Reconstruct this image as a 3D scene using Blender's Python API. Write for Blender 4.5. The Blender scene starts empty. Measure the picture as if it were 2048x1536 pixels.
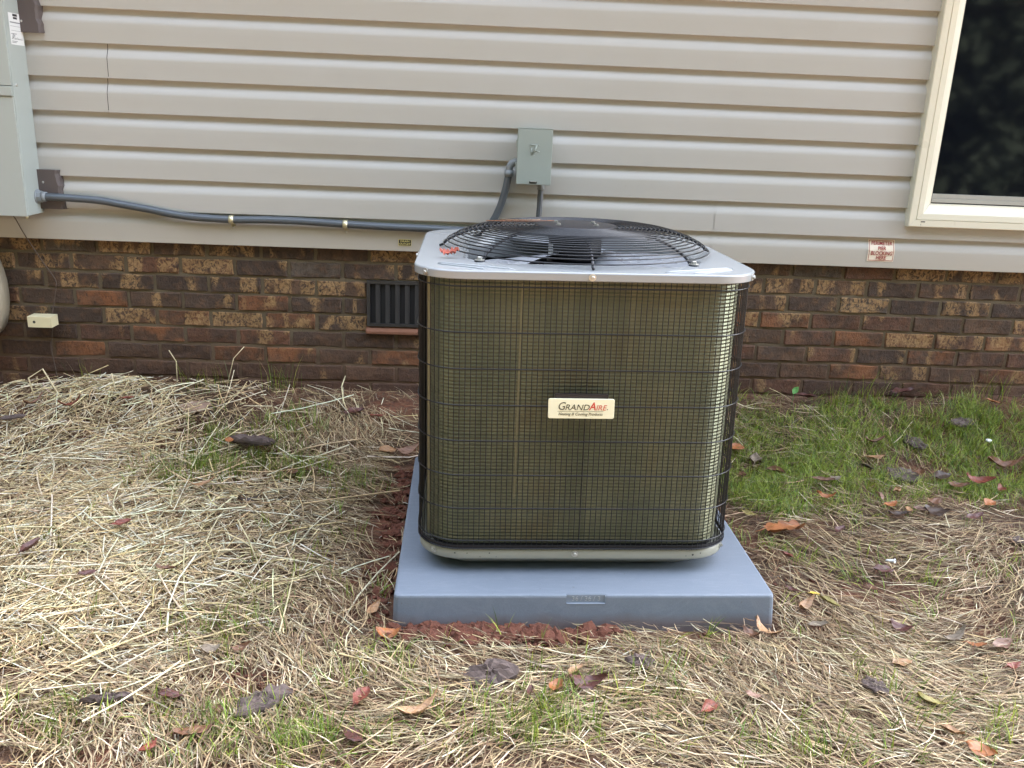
import bpy, bmesh, math, random
import numpy as np
from mathutils import Vector, Matrix

C = bpy.context.scene
R = math.radians
random.seed(7)
RNG = np.random.default_rng(11)

# ------------------------------------------------------------------ camera
cam_d = bpy.data.cameras.new("camera")
cam = bpy.data.objects.new("camera", cam_d)
C.collection.objects.link(cam)
cam_d.sensor_width = 36.0
cam_d.lens = 1763.15 / 2048 * 36.0
cam_d.clip_start = 0.05
cam_d.clip_end = 800
cam.location = (0, -3.341, 1.1708)
cam.rotation_euler = (Matrix.Rotation(-0.0404, 3, 'Z') @ Matrix.Rotation(math.pi / 2 - 0.2976, 3, 'X')
                      @ Matrix.Rotation(0.0414, 3, 'Z')).to_euler()
C.camera = cam

# ------------------------------------------------------------------ sky, sun, exposure
SUN_EL, SUN_AZ = R(38), R(45)          # azimuth measured from +Y towards +X: the sun stands behind the house
w = bpy.data.worlds.new("World"); C.world = w; w.use_nodes = True
nt = w.node_tree; nt.nodes.clear()
sky = nt.nodes.new("ShaderNodeTexSky"); sky.sky_type = 'NISHITA'
sky.sun_disc = False; sky.sun_elevation = SUN_EL; sky.sun_rotation = SUN_AZ
sky.air_density = 1.0; sky.dust_density = 2.0; sky.ozone_density = 1.0
hs = nt.nodes.new("ShaderNodeHueSaturation"); hs.inputs['Saturation'].default_value = 0.50
bg = nt.nodes.new("ShaderNodeBackground"); bg.inputs['Strength'].default_value = 0.15
wo = nt.nodes.new("ShaderNodeOutputWorld")
nt.links.new(sky.outputs[0], hs.inputs['Color']); nt.links.new(hs.outputs[0], bg.inputs[0]); nt.links.new(bg.outputs[0], wo.inputs[0])
sd = bpy.data.lights.new("sun", 'SUN'); sd.energy = 5.0; sd.angle = R(0.5); sd.color = (1, .93, .82)
so = bpy.data.objects.new("sun", sd); C.collection.objects.link(so)
sv = Vector((math.sin(SUN_AZ) * math.cos(SUN_EL), math.cos(SUN_AZ) * math.cos(SUN_EL), math.sin(SUN_EL)))
so.rotation_euler = sv.to_track_quat('Z', 'Y').to_euler()
so.location = (6, 12, 12)
C.view_settings.view_transform = 'Standard'; C.view_settings.look = 'None'
C.view_settings.gamma = 1; C.view_settings.use_curve_mapping = False
C.view_settings.exposure = 4.0

# ------------------------------------------------------------------ helpers
def link(o, parent=None):
    C.collection.objects.link(o)
    if parent is not None: o.parent = parent
    return o

def tag(o, label=None, cat=None, group=None, kind=None):
    if label: o['label'] = label
    if cat: o['category'] = cat
    if group: o['group'] = group
    if kind: o['kind'] = kind
    return o

def empty(name, loc=(0, 0, 0), rot=(0, 0, 0)):
    o = bpy.data.objects.new(name, None); link(o)
    o.location = loc; o.rotation_euler = rot; o.empty_display_size = .1
    return o

class MB:
    """collects quads and triangles of one mesh"""
    def __init__(s): s.v = []; s.f = []; s.sm = []
    def add(s, vs, fs, smooth=False):
        n = len(s.v); s.v += [tuple(p) for p in vs]
        s.f += [tuple(i + n for i in f) for f in fs]; s.sm += [smooth] * len(fs)
        return s
    def box(s, x0, x1, y0, y1, z0, z1):
        vs = [(x, y, z) for z in (z0, z1) for y in (y0, y1) for x in (x0, x1)]
        return s.add(vs, [(0, 2, 3, 1), (4, 5, 7, 6), (0, 1, 5, 4), (2, 6, 7, 3), (0, 4, 6, 2), (1, 3, 7, 5)])
    def loft(s, rings, closed=True, caps=(False, False), smooth=True):
        m = len(rings[0]); vs = [p for r in rings for p in r]; fs = []
        for i in range(len(rings) - 1):
            for j in range(m if closed else m - 1):
                k = (j + 1) % m
                fs.append((i * m + j, i * m + k, (i + 1) * m + k, (i + 1) * m + j))
        if caps[0]: fs.append(tuple(range(m))[::-1])
        if caps[1]: fs.append(tuple((len(rings) - 1) * m + j for j in range(m)))
        return s.add(vs, fs, smooth)
    def tube(s, pts, r, n=8, caps=True, smooth=True, closed=False):
        pts = [Vector(p) for p in pts]; rings = []; up = None
        for i, p in enumerate(pts):
            if closed: d = pts[(i + 1) % len(pts)] - pts[i - 1]
            else: d = pts[min(i + 1, len(pts) - 1)] - pts[max(i - 1, 0)]
            d.normalize()
            if up is None:
                up = Vector((0, 0, 1)) if abs(d.z) < .9 else Vector((0, 1, 0))
            a = d.cross(up); a.normalize(); b = a.cross(d); up = b
            rr = r[i] if isinstance(r, (list, tuple)) else r
            rings.append([p + a * (rr * math.cos(2 * math.pi * k / n)) + b * (rr * math.sin(2 * math.pi * k / n)) for k in range(n)])
        if closed: rings.append(rings[0])
        return s.loft(rings, True, (caps and not closed, caps and not closed), smooth)
    def lathe(s, prof, c=(0, 0), n=24, smooth=True, caps=(False, False)):
        rings = [[(c[0] + r * math.cos(2 * math.pi * k / n), c[1] + r * math.sin(2 * math.pi * k / n), z) for k in range(n)] for r, z in prof]
        return s.loft(rings, True, caps, smooth)
    def mesh(s, name, mat=None):
        me = bpy.data.meshes.new(name); me.from_pydata(s.v, [], s.f)
        me.polygons.foreach_set('use_smooth', s.sm)
        if mat is not None: me.materials.append(mat)
        me.validate(); me.update(); return me
    def build(s, name, mat=None, parent=None, bevel=0):
        me = s.mesh(name, mat)
        if bevel:
            bm = bmesh.new(); bm.from_mesh(me); bmesh.ops.remove_doubles(bm, verts=bm.verts, dist=1e-6)
            bmesh.ops.recalc_face_normals(bm, faces=bm.faces)
            es = [e for e in bm.edges if len(e.link_faces) == 2 and e.calc_face_angle(0) > .6]
            bmesh.ops.bevel(bm, geom=es, offset=bevel, segments=2, profile=.6, affect='EDGES')
            bm.to_mesh(me); bm.free()
        return link(bpy.data.objects.new(name, me), parent)

def spline(pts, n=8):
    """Catmull-Rom through the points"""
    P = [Vector(p) for p in pts]; P = [2 * P[0] - P[1]] + P + [2 * P[-1] - P[-2]]; out = []
    for i in range(1, len(P) - 2):
        for k in range(n):
            t = k / n
            out.append(.5 * ((2 * P[i]) + (P[i + 1] - P[i - 1]) * t + (2 * P[i - 1] - 5 * P[i] + 4 * P[i + 1] - P[i + 2]) * t * t
                             + (3 * P[i] - P[i - 1] - 3 * P[i + 1] + P[i + 2]) * t ** 3))
    out.append(P[-2]); return out

def rsq(hw, r, n=8, hy=None, straight=1):
    """outline of a rounded square, counter-clockwise"""
    hy = hy or hw; out = []
    for q, (sx, sy) in enumerate(((1, 1), (-1, 1), (-1, -1), (1, -1))):
        for k in range(n + 1):
            a = math.pi / 2 * (q + k / n)
            out.append((sx * (hw - r) + r * math.cos(a), sy * (hy - r) + r * math.sin(a)))
    if straight > 1:
        o2 = []
        for i, p in enumerate(out):
            q = out[(i + 1) % len(out)]; L = math.hypot(q[0] - p[0], q[1] - p[1])
            m = straight if L > .1 else 1
            for k in range(m): o2.append((p[0] + (q[0] - p[0]) * k / m, p[1] + (q[1] - p[1]) * k / m))
        out = o2
    return out

# ------------------------------------------------------------------ materials
def mat(name, col=(.5, .5, .5), rough=.6, metal=0.0, spec=.5):
    m = bpy.data.materials.new(name); m.use_nodes = True
    b = m.node_tree.nodes['Principled BSDF']
    b.inputs['Base Color'].default_value = (*col, 1); b.inputs['Roughness'].default_value = rough
    b.inputs['Metallic'].default_value = metal; b.inputs['Specular IOR Level'].default_value = spec
    return m
class N:
    """small node-graph writer"""
    def __init__(s, m): s.t = m.node_tree; s.b = s.t.nodes['Principled BSDF']
    def n(s, kind, **kw):
        x = s.t.nodes.new(kind)
        for k, v in kw.items(): setattr(x, k, v)
        return x
    def l(s, a, b): s.t.links.new(a, b)
    def coord(s, which='Object', scale=(1, 1, 1), off=None):
        tc = s.n('ShaderNodeTexCoord'); mp = s.n('ShaderNodeMapping'); mp.inputs['Scale'].default_value = scale
        s.l(tc.outputs[which], mp.inputs['Vector'])
        if off is not None: s.l(off, mp.inputs['Location'])
        return mp.outputs[0]
    def pos(s, scale=(1, 1, 1)):
        g = s.n('ShaderNodeNewGeometry'); mp = s.n('ShaderNodeMapping'); mp.inputs['Scale'].default_value = scale
        s.l(g.outputs['Position'], mp.inputs['Vector']); return mp.outputs[0]
    def noise(s, vec, scale=5, detail=4, rough=.6, dist=0):
        x = s.n('ShaderNodeTexNoise'); s.l(vec, x.inputs['Vector'])
        x.inputs['Scale'].default_value = scale; x.inputs['Detail'].default_value = detail
        x.inputs['Roughness'].default_value = rough; x.inputs['Distortion'].default_value = dist
        return x.outputs['Fac']
    def ramp(s, fac, stops):
        x = s.n('ShaderNodeValToRGB'); s.l(fac, x.inputs[0]); e = x.color_ramp.elements
        while len(e) < len(stops): e.new(.5)
        for el, (p, c) in zip(e, stops):
            el.position = p; el.color = (*c, 1) if not isinstance(c, (int, float)) else (c, c, c, 1)
        return x.outputs[0]
    def mix(s, fac, a, b, mode='MIX'):
        x = s.n('ShaderNodeMix', data_type='RGBA', blend_type=mode)
        for i, v in ((0, fac), (6, a), (7, b)):
            if isinstance(v, (int, float)): x.inputs[i].default_value = v
            elif isinstance(v, tuple): x.inputs[i].default_value = (*v, 1)
            else: s.l(v, x.inputs[i])
        return x.outputs[2]
    def math(s, op, a, b=0.0):
        x = s.n('ShaderNodeMath', operation=op)
        for i, v in ((0, a), (1, b)):
            if isinstance(v, (int, float)): x.inputs[i].default_value = v
            else: s.l(v, x.inputs[i])
        return x.outputs[0]
    def col(s, c): s.l(c, s.b.inputs['Base Color'])
    def rough(s, c): s.l(c, s.b.inputs['Roughness'])
    def bump(s, h, strength=.3, dist=.002):
        x = s.n('ShaderNodeBump'); x.inputs['Strength'].default_value = strength; x.inputs['Distance'].default_value = dist
        s.l(h, x.inputs['Height']); s.l(x.outputs[0], s.b.inputs['Normal'])

M = {}
# vinyl siding: embossed grain, faint clay dust and specks
m = mat('vinyl_siding', (.44, .40, .345), .42); k = N(m)
g1 = k.noise(k.pos((6, 6, 190)), 3, 3, .6); g2 = k.noise(k.pos((1.2, 1, 2)), 2, 3, .6); g3 = k.noise(k.pos((70, 70, 45)), 3.2, 2, .5)
c = k.mix(k.ramp(g2, [(.35, 0), (.75, .5)]), (.435, .422, .385), (.405, .385, .335))
sep = k.n('ShaderNodeSeparateXYZ'); k.l(k.pos(), sep.inputs[0])
low = k.ramp(k.math('ADD', sep.outputs[2], k.math('MULTIPLY', g2, .18)), [(.72, .40), (.88, 0.0)])
c = k.mix(low, c, (.35, .275, .175))
c = k.mix(k.ramp(g3, [(.74, 0), (.80, .35)]), c, (.2, .15, .1))
k.col(c); k.bump(g1, .12, .0012); M['siding'] = m
# brick: colour per brick (object colour), blotches of buff and black, speckle
m = mat('brick', rough=.85); k = N(m)
oi = k.n('ShaderNodeObjectInfo')
off = k.n('ShaderNodeCombineXYZ'); k.l(k.math('MULTIPLY', oi.outputs['Random'], 37.0), off.inputs[0]); k.l(k.math('MULTIPLY', oi.outputs['Random'], 11.0), off.inputs[2])
v = k.coord('Object', (1, 1, 1), off.outputs[0])
blot = k.noise(v, 9, 3, .6); fine = k.noise(k.coord('Object', (1.5, 1.5, .8), off.outputs[0]), 105, 6, .8); mid = k.noise(v, 30, 4, .65); worm = k.noise(k.coord('Object', (1.3, 1.3, 1), off.outputs[0]), 52, 4, .7, 1.2)
dark = k.ramp(blot, [(.44, 0), (.60, 1)])
c = k.mix(k.math('MULTIPLY', dark, .85), oi.outputs['Color'], (.060, .042, .031))
blot2 = k.noise(k.coord('Object', (1, 1, .45), off.outputs[0]), 13, 1, .5)
tan = k.ramp(k.math('ADD', blot2, k.math('MULTIPLY', k.math('SUBTRACT', oi.outputs['Alpha'], .5), .45)), [(.50, 0), (.57, 1)])
tan = k.math('MULTIPLY', tan, k.ramp(worm, [(.42, .05), (.56, 1)]))
c = k.mix(tan, c, (.32, .215, .105))
c = k.mix(k.ramp(worm, [(.30, .85), (.47, 0)]), c, (.020, .013, .010))
c = k.mix(k.ramp(mid, [(.50, 0), (.7, .55)]), c, (.17, .090, .045))
sep = k.n('ShaderNodeSeparateXYZ'); k.l(k.pos(), sep.inputs[0])
clay = k.ramp(k.math('ADD', sep.outputs[2], k.math('MULTIPLY', mid, .14)), [(.12, .62), (.34, .12), (.45, 0.0)])
c = k.mix(clay, c, (.085, .036, .021)); c = k.mix(1.0, c, (.92, .82, .70), 'MULTIPLY'); k.col(c)
k.bump(k.math('ADD', fine, k.math('MULTIPLY', mid, 2.0)), 1.0, .0035); M['brick'] = m
m = mat('mortar', rough=.95); k = N(m); v = k.pos()
n1 = k.noise(v, 14, 4, .6); n2 = k.noise(v, 160, 3, .7)
c = k.mix(n1, (.098, .076, .045), (.148, .115, .070)); sep = k.n('ShaderNodeSeparateXYZ'); k.l(v, sep.inputs[0])
c = k.mix(k.ramp(k.math('ADD', sep.outputs[2], k.math('MULTIPLY', n1, .15)), [(.14, .75), (.40, .1), (.55, 0)]), c, (.13, .06, .035))
k.col(c); k.bump(n2, .7, .003); M['mortar'] = m
# ground: red clay under brown litter
m = mat('clay_soil', rough=.95); k = N(m); v = k.pos()
n1 = k.noise(v, 2.2, 5, .65); n2 = k.noise(v, 45, 5, .7); n3 = k.noise(v, 9, 4, .6)
c = k.mix(k.ramp(n1, [(.42, 0), (.6, 1)]), (.17, .060, .028), (.095, .050, .027))
c = k.mix(k.ramp(n3, [(.4, 0), (.7, .7)]), c, (.065, .048, .024)); c = k.mix(k.ramp(n2, [(.35, .7), (.6, 0)]), c, (.04, .018, .010))
sep = k.n('ShaderNodeSeparateXYZ'); k.l(v, sep.inputs[0])
yard = k.ramp(k.math('ADD', k.math('MULTIPLY', sep.outputs[1], -.1), k.math('MULTIPLY', n1, .10)), [(.28, 0), (.36, .75)])
c = k.mix(yard, c, k.mix(k.ramp(n1, [(.45, 0), (.6, 1)]), (.105, .085, .05), (.11, .058, .036)))
k.col(c); k.bump(n2, .9, .012); M['soil'] = m
m = mat('clay_clods', rough=.95); k = N(m); v = k.pos(); n2 = k.noise(v, 90, 5, .75)
k.col(k.mix(n2, (.05, .016, .009), (.17, .056, .028))); k.bump(n2, .8, .004); M['clod'] = m
# strands coloured one by one
def strand(name, rough, trans=0.0):
    m = mat(name, rough=rough); k = N(m)
    a = k.n('ShaderNodeAttribute', attribute_name='tint'); v = k.pos(); n1 = k.noise(v, 60, 2, .5)
    k.col(k.mix(k.ramp(n1, [(.35, 0), (.75, .55)]), a.outputs['Color'], (.085, .05, .022)))
    if trans:
        t = k.n('ShaderNodeBsdfTranslucent'); k.l(a.outputs['Color'], t.inputs[0])
        mx = k.n('ShaderNodeMixShader'); mx.inputs[0].default_value = trans
        out = m.node_tree.nodes['Material Output']
        k.l(k.b.outputs[0], mx.inputs[1]); k.l(t.outputs[0], mx.inputs[2]); k.l(mx.outputs[0], out.inputs[0])
    return m
M['straw'] = strand('straw_strands', .5); M['thatch'] = strand('dry_strands', .75); M['grass'] = strand('grass_blades', .5, .3)
# painted sheet metal and plastics
def grain(name, col, rough, bump=.15, scale=260, var=.12, metal=0, dist=.001):
    m = mat(name, col, rough, metal); k = N(m); v = k.coord(); n1 = k.noise(v, scale, 3, .6); n2 = k.noise(v, 6, 4, .6)
    d = tuple(x * (1 - var) for x in col); l = tuple(min(1, x * (1 + var)) for x in col)
    k.col(k.mix(n2, d, l)); k.bump(n1, bump, dist)
    r = k.ramp(n2, [(.3, max(0, rough - .06)), (.7, min(1, rough + .08))]); k.rough(r); return m
M['cover'] = mat('grey_cover_paint', (.265, .278, .280), .2, 0, .7)
M['rim'] = grain('beige_galvanised', (.27, .265, .215), .38, .05)
M['black_wire'] = mat('black_coated_wire', (.008, .008, .010), .35)
M['black'] = grain('black_paint', (.010, .010, .013), .45)
M['void'] = mat('dark_interior', (.012, .012, .013), .8)
M['blade'] = grain('fan_aluminium', (.36, .38, .41), .30, .03, metal=.25)
m = mat('grey_pad_plastic', (.18, .20, .222), .55); k = N(m); v = k.coord()
n1 = k.noise(v, 420, 3, .6); n2 = k.noise(v, 7, 5, .65); n3 = k.noise(k.coord('Object', (1, 6, 1)), 9, 4, .6, 1.5); n4 = k.noise(v, 95, 3, .6)
c = k.mix(n2, (.140, .166, .202), (.185, .210, .245)); c = k.mix(k.ramp(n3, [(.52, 0), (.60, .25), (.66, 0)]), c, (.235, .258, .292))
c = k.mix(k.ramp(n4, [(.70, 0), (.76, .6)]), c, (.10, .085, .07)); c = k.mix(k.ramp(n1, [(.45, 0), (.7, .3)]), c, (.255, .285, .33))
sep = k.n('ShaderNodeSeparateXYZ'); k.l(v, sep.inputs[0])
c = k.mix(k.ramp(k.math('ADD', sep.outputs[2], k.math('MULTIPLY', n2, .05)), [(.028, .55), (.055, 0)]), c, (.15, .085, .055))
k.col(c); k.bump(n1, .4, .0008); M['pad'] = m
M['pad_tag'] = grain('grey_pad_tag', (.23, .262, .305), .5, .1)
M['box'] = grain('grey_green_enamel', (.30, .335, .30), .38, .04, var=.05)
M['panel'] = grain('grey_panel_enamel', (.37, .40, .37), .36, .04, var=.04)
M['conduit'] = mat('grey_conduit', (.085, .10, .115), .30); 
M['fitting'] = grain('grey_pvc_fitting', (.24, .26, .27), .4)
M['zinc'] = grain('zinc_steel', (.50, .49, .45), .38, .05, metal=.8)
M['brass'] = grain('yellow_zinc', (.75, .70, .48), .34, .05, metal=.8)
M['brown'] = grain('brown_vinyl_block', (.095, .075, .070), .55, .3, 60)
M['pvc'] = grain('white_window_pvc', (.70, .665, .53), .32, .03, var=.03)
M['sash'] = grain('grey_sash', (.36, .36, .32), .4, .03)
M['gasket'] = mat('black_gasket', (.01, .01, .01), .6)
M['glass'] = mat('window_glass', (.004, .005, .008), .05, 0, .30)
M['cream'] = grain('cream_plastic', (.66, .58, .36), .5, .2, 120, .08)
M['beige_drum'] = grain('beige_housing', (.33, .28, .20), .45)
M['wire'] = mat('brown_wire', (.075, .05, .035), .5)
M['ventblack'] = grain('black_vent_iron', (.028, .026, .024), .5)
M['sill'] = grain('orange_sill_brick', (.19, .082, .045), .9, .8, 90, .3, dist=.003)
M['paper'] = mat('white_label', (.76, .76, .74), .4)
M['redink'] = mat('red_ink', (.30, .022, .018), .5)
M['pink'] = mat('cream_label', (.74, .66, .52), .45)
M['blackink'] = mat('black_ink', (.012, .012, .012), .5)
M['yellowink'] = mat('yellow_ink', (.72, .62, .22), .5)
M['plate'] = mat('cream_nameplate', (.80, .75, .52), .35)
M['brownink'] = mat('dark_olive_ink', (.035, .03, .012), .5)
M['brandred'] = mat('bright_red_ink', (.55, .05, .03), .5)
M['greyink'] = mat('grey_ink', (.22, .22, .22), .5)
M['unseen_roof'] = grain('grey_shingle', (.09, .085, .08), .9)
M['bark_tree'] = grain('pine_bark', (.09, .065, .045), .9)
M['needles'] = grain('pine_needles', (.020, .032, .015), .8)
# condenser coil: dull metal with vertical streaks
m = mat('coil_fins', (.3, .27, .18), .42, .8); k = N(m)
n1 = k.noise(k.coord('Object', (1, 1, .03)), 34, 4, .7); n2 = k.noise(k.coord('Object', (1, 1, 1)), 5, 3, .6); n3 = k.noise(k.coord('Object', (1, 1, 4)), 80, 2, .6)
c = k.mix(k.ramp(n1, [(.35, 0), (.68, 1)]), (.155, .158, .105), (.235, .232, .150)); c = k.mix(k.ramp(n2, [(.4, 0), (.62, .55)]), c, (.125, .14, .10))
c = k.mix(k.ramp(n2, [(.30, .5), (.45, 0)]), c, (.15, .12, .07)); c = k.mix(k.ramp(n3, [(.5, 0), (.75, .5)]), c, (.14, .13, .1))
k.col(c); M['coil'] = m

TEXTS = []
def text(name, body, size, mt, parent, loc, rot=(R(90), 0, 0), shear=0, sx=1, align='CENTER', ext=.0002, bold=0):
    cu = bpy.data.curves.new(name, 'FONT'); cu.body = body; cu.size = size; cu.shear = shear; cu.align_x = align; cu.align_y = 'CENTER'
    cu.extrude = ext; cu.offset = bold; cu.resolution_u = 3; cu.materials.append(mt)
    o = link(bpy.data.objects.new(name, cu), parent); o.location = loc; o.rotation_euler = rot; o.scale = (sx, 1, 1)
    TEXTS.append(o); return o
M['tagtext'] = mat('pad_tag_letters', (.34, .36, .38), .5)
M['streak'] = mat('coil_edge', (.22, .21, .13), .5, .5)
def sstep(t):
    t = np.clip(t, 0, 1); return t * t * (3 - 2 * t)
def gz(x, y):
    """height of the soil"""
    x = np.asarray(x, float); y = np.asarray(y, float)
    near = np.exp(-np.maximum(0, np.abs(x) - 3) - np.maximum(0, -y - 3))
    s = sstep((y + .60) / .55) * np.clip(.070 + .020 * (x + 1.5), .04, .16)
    z = s + .035 * np.exp(-((x + 1.2) / .5) ** 2 - ((y + .12) / .16) ** 2)
    z = z + near * (.008 * np.sin(3.1 * x + 1.3) * np.sin(2.7 * y + .4) + .006 * np.sin(7 * x + 2.3 * y) + .004 * np.sin(13 * x - 9 * y))
    d = np.maximum(np.abs(x - .265), np.abs(y + 1.033)) - .47
    k = 1 - sstep(d / .14)
    return z * (1 - k) + k * (-.012)
# ------------------------------------------------------------------ ground
def axis(a, b, step, far):
    core = list(np.arange(a, b + 1e-6, step)); lo = []; hi = []; d = step; x = a
    while x > -far: d *= 1.35; x -= d; lo.append(x)
    d = step; x = b
    while x < far: d *= 1.35; x += d; hi.append(x)
    return np.array(lo[::-1] + core + hi)
gx = axis(-2.4, 2.8, .022, 300); gy = axis(-2.4, .06, .022, 300)
XX, YY = np.meshgrid(gx, gy)
ZZ = gz(XX, YY) + .0035 * np.sin(41 * XX + 3 * np.sin(17 * YY)) * np.sin(37 * YY + 2 * np.sin(23 * XX))
nx, ny = len(gx), len(gy); idx = np.arange(nx * ny).reshape(ny, nx)
def fast_mesh(name, V, Fq, mt, smooth=True, col=None):
    me = bpy.data.meshes.new(name); V = np.asarray(V, np.float32); Fq = np.asarray(Fq, np.int32); n = Fq.shape[1]
    me.vertices.add(len(V)); me.vertices.foreach_set('co', V.ravel())
    me.loops.add(Fq.size); me.loops.foreach_set('vertex_index', Fq.ravel())
    me.polygons.add(len(Fq)); me.polygons.foreach_set('loop_start', np.arange(0, Fq.size, n, dtype=np.int32))
    me.polygons.foreach_set('use_smooth', np.full(len(Fq), smooth))
    me.update(calc_edges=True); me.materials.append(mt)
    if col is not None:
        a = me.color_attributes.new('tint', 'FLOAT_COLOR', 'POINT')
        a.data.foreach_set('color', np.concatenate([col, np.ones((len(col), 1))], 1).astype(np.float32).ravel())
    return me
Fg = np.stack([idx[:-1, :-1], idx[:-1, 1:], idx[1:, 1:], idx[1:, :-1]], -1).reshape(-1, 4)
ground = link(bpy.data.objects.new('ground', fast_mesh('ground', np.stack([XX, YY, ZZ], -1).reshape(-1, 3), Fg, M['soil'])))
tag(ground, 'red clay soil sloping gently up to the brick wall', None, None, 'structure')

# ------------------------------------------------------------------ house
ZB, EXPO = .660, .1143                                  # siding bottom edge, course height
HX0, HX1 = -9.0, 6.0                                    # ends of the house
house = tag(empty('manufactured_home', (0, 0, 0)), 'home with greige vinyl siding above a dark mixed brick skirt', 'house')
def prof(t):
    """how far a siding course stands out at height t above its bottom edge"""
    if t < .066: return -.0195 + .0008 * t / .066
    if t < .098:
        u = (t - .066) / .032
        return -.0187 + .0147 * (u * u * (1.6 - .6 * u) * .55 + .45 * u)
    return -.0040 + .0010 * (t - .098) / .03
TS = [0, .002, .02, .045, .064, .068, .073, .078, .083, .088, .093, .099, .108, .122]
def siding(k, x0, x1, off=0.0, lap=None):
    z0 = ZB + k * EXPO; n = max(2, int((x1 - x0) / .16)); rows = []
    ph = k * 1.7
    for i in range(n + 1):
        x = x0 + (x1 - x0) * i / n; wob = .0007 * math.sin(2.1 * x + ph) + .0005 * math.sin(5.3 * x + 2 * ph); dz = .0008 * math.sin(1.3 * x + ph)
        r = [(x, -.001, z0 + dz + .003), (x, prof(0) + off + wob + .0012, z0 + dz)]
        r += [(x, prof(t) + off + wob * (1 if t < .07 else .5), z0 + t + dz + (.0012 if t == 0 else 0)) for t in TS]
        rows.append(r)
    b = MB(); b.loft(rows, False, smooth=True)
    o = b.build('siding_panel', M['siding'], house)
    return o
for kk in range(16):
    xr = [(HX0, HX1)]
    if kk in (4, 5):
        s = -1.33 if kk == 5 else -1.34
        siding(kk, HX0, s - .0012); siding(kk, s + .0012, 1.62, -.0008); siding(kk, 2.66, HX1); continue
    if kk in (0, 1):
        s = .870 if kk == 1 else .866
        siding(kk, HX0, s + .012); siding(kk, s, HX1, -.0016); continue
    if kk <= 11: siding(kk, HX0, 1.62); siding(kk, 2.66, HX1)
    else: siding(kk, HX0, HX1)
ZT = ZB + 16 * EXPO
MB().box(HX0, HX1, .004, 7.8, ZB + .01, ZT + .1).build('wall', M['void'], house)
# eave and gable out of view, added so the house shades this side
r = MB()
r.box(HX0 - .3, HX1 + .3, -.38, 8.2, ZT + .02, ZT + .06)
r.build('unseen_soffit', M['pvc'], house)
MB().box(HX0 - .32, HX1 + .32, -.42, -.38, ZT - .01, ZT + .16).build('unseen_fascia', M['pvc'], house)
vs = []
for x in (HX0 - .3, HX1 + .3): vs += [(x, -.45, ZT + .16), (x, 8.25, ZT + .16), (x, 3.9, ZT + 1.5)]
MB().add(vs, [(0, 1, 2), (5, 4, 3), (0, 2, 5, 3), (2, 1, 4, 5), (1, 0, 3, 4)]).build('unseen_roof', M['unseen_roof'], house)

# brick skirt: mortar sheet with raked joints, bricks one by one
skirt = MB().box(HX0 + .02, HX1 - .02, .0168, .12, -.4, ZB + .03)
skirt.add([(-2.9, .0165, -.3), (3.3, .0165, -.3), (3.3, .0165, ZB + .02), (-2.9, .0165, ZB + .02)], [(0, 1, 2, 3)])
skirt = skirt.build('brick_skirt', M['mortar'], house)
def brick_mesh(i):
    rr = random.Random(i); L, H, b = .1935, .0575, .0032
    nxs = 7; V = []; Fc = []
    rows = [(-H / 2, 1), (-H / 2 + b, 0), (0, 0), (H / 2 - b, 0), (H / 2, 1)]
    xs = [-L / 2, -L / 2 + b] + [-L / 2 + L * j / 5 for j in range(1, 5)] + [L / 2 - b, L / 2]
    for z, ez in rows:
        for j, x in enumerate(xs):
            ex = 1 if j in (0, len(xs) - 1) else 0
            e = ez or ex
            V.append((x + rr.uniform(-.0022, .0022), (.006 if e else 0) + rr.uniform(-.0030, .0018), z + rr.uniform(-.0020, .0020)))
    m_ = len(xs)
    for a in range(len(rows) - 1):
        for j in range(m_ - 1): Fc.append((a * m_ + j, a * m_ + j + 1, (a + 1) * m_ + j + 1, (a + 1) * m_ + j))
    ring = list(range(m_)) + [a * m_ + m_ - 1 for a in range(1, len(rows))] + [(len(rows) - 1) * m_ + j for j in range(m_ - 2, -1, -1)] + [a * m_ for a in range(len(rows) - 2, 0, -1)]
    n0 = len(V); V += [(V[q][0], .03, V[q][2]) for q in ring]
    for q in range(len(ring)):
        w_ = (q + 1) % len(ring); Fc.append((ring[w_], ring[q], n0 + q, n0 + w_))
    return MB().add(V, Fc, False).mesh('brick', M['brick'])
BM = [brick_mesh(i) for i in range(7)]
PITCH, CO = .2032, .0677
VX0, VX1, VZ0, VZ1 = -.436, -.030, .362, .540           # the foundation vent's opening
UMBER, BROWN, RED, ORANGE, GREY = (.062, .042, .031), (.105, .066, .043), (.125, .062, .037), (.215, .095, .042), (.085, .072, .06)
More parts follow.
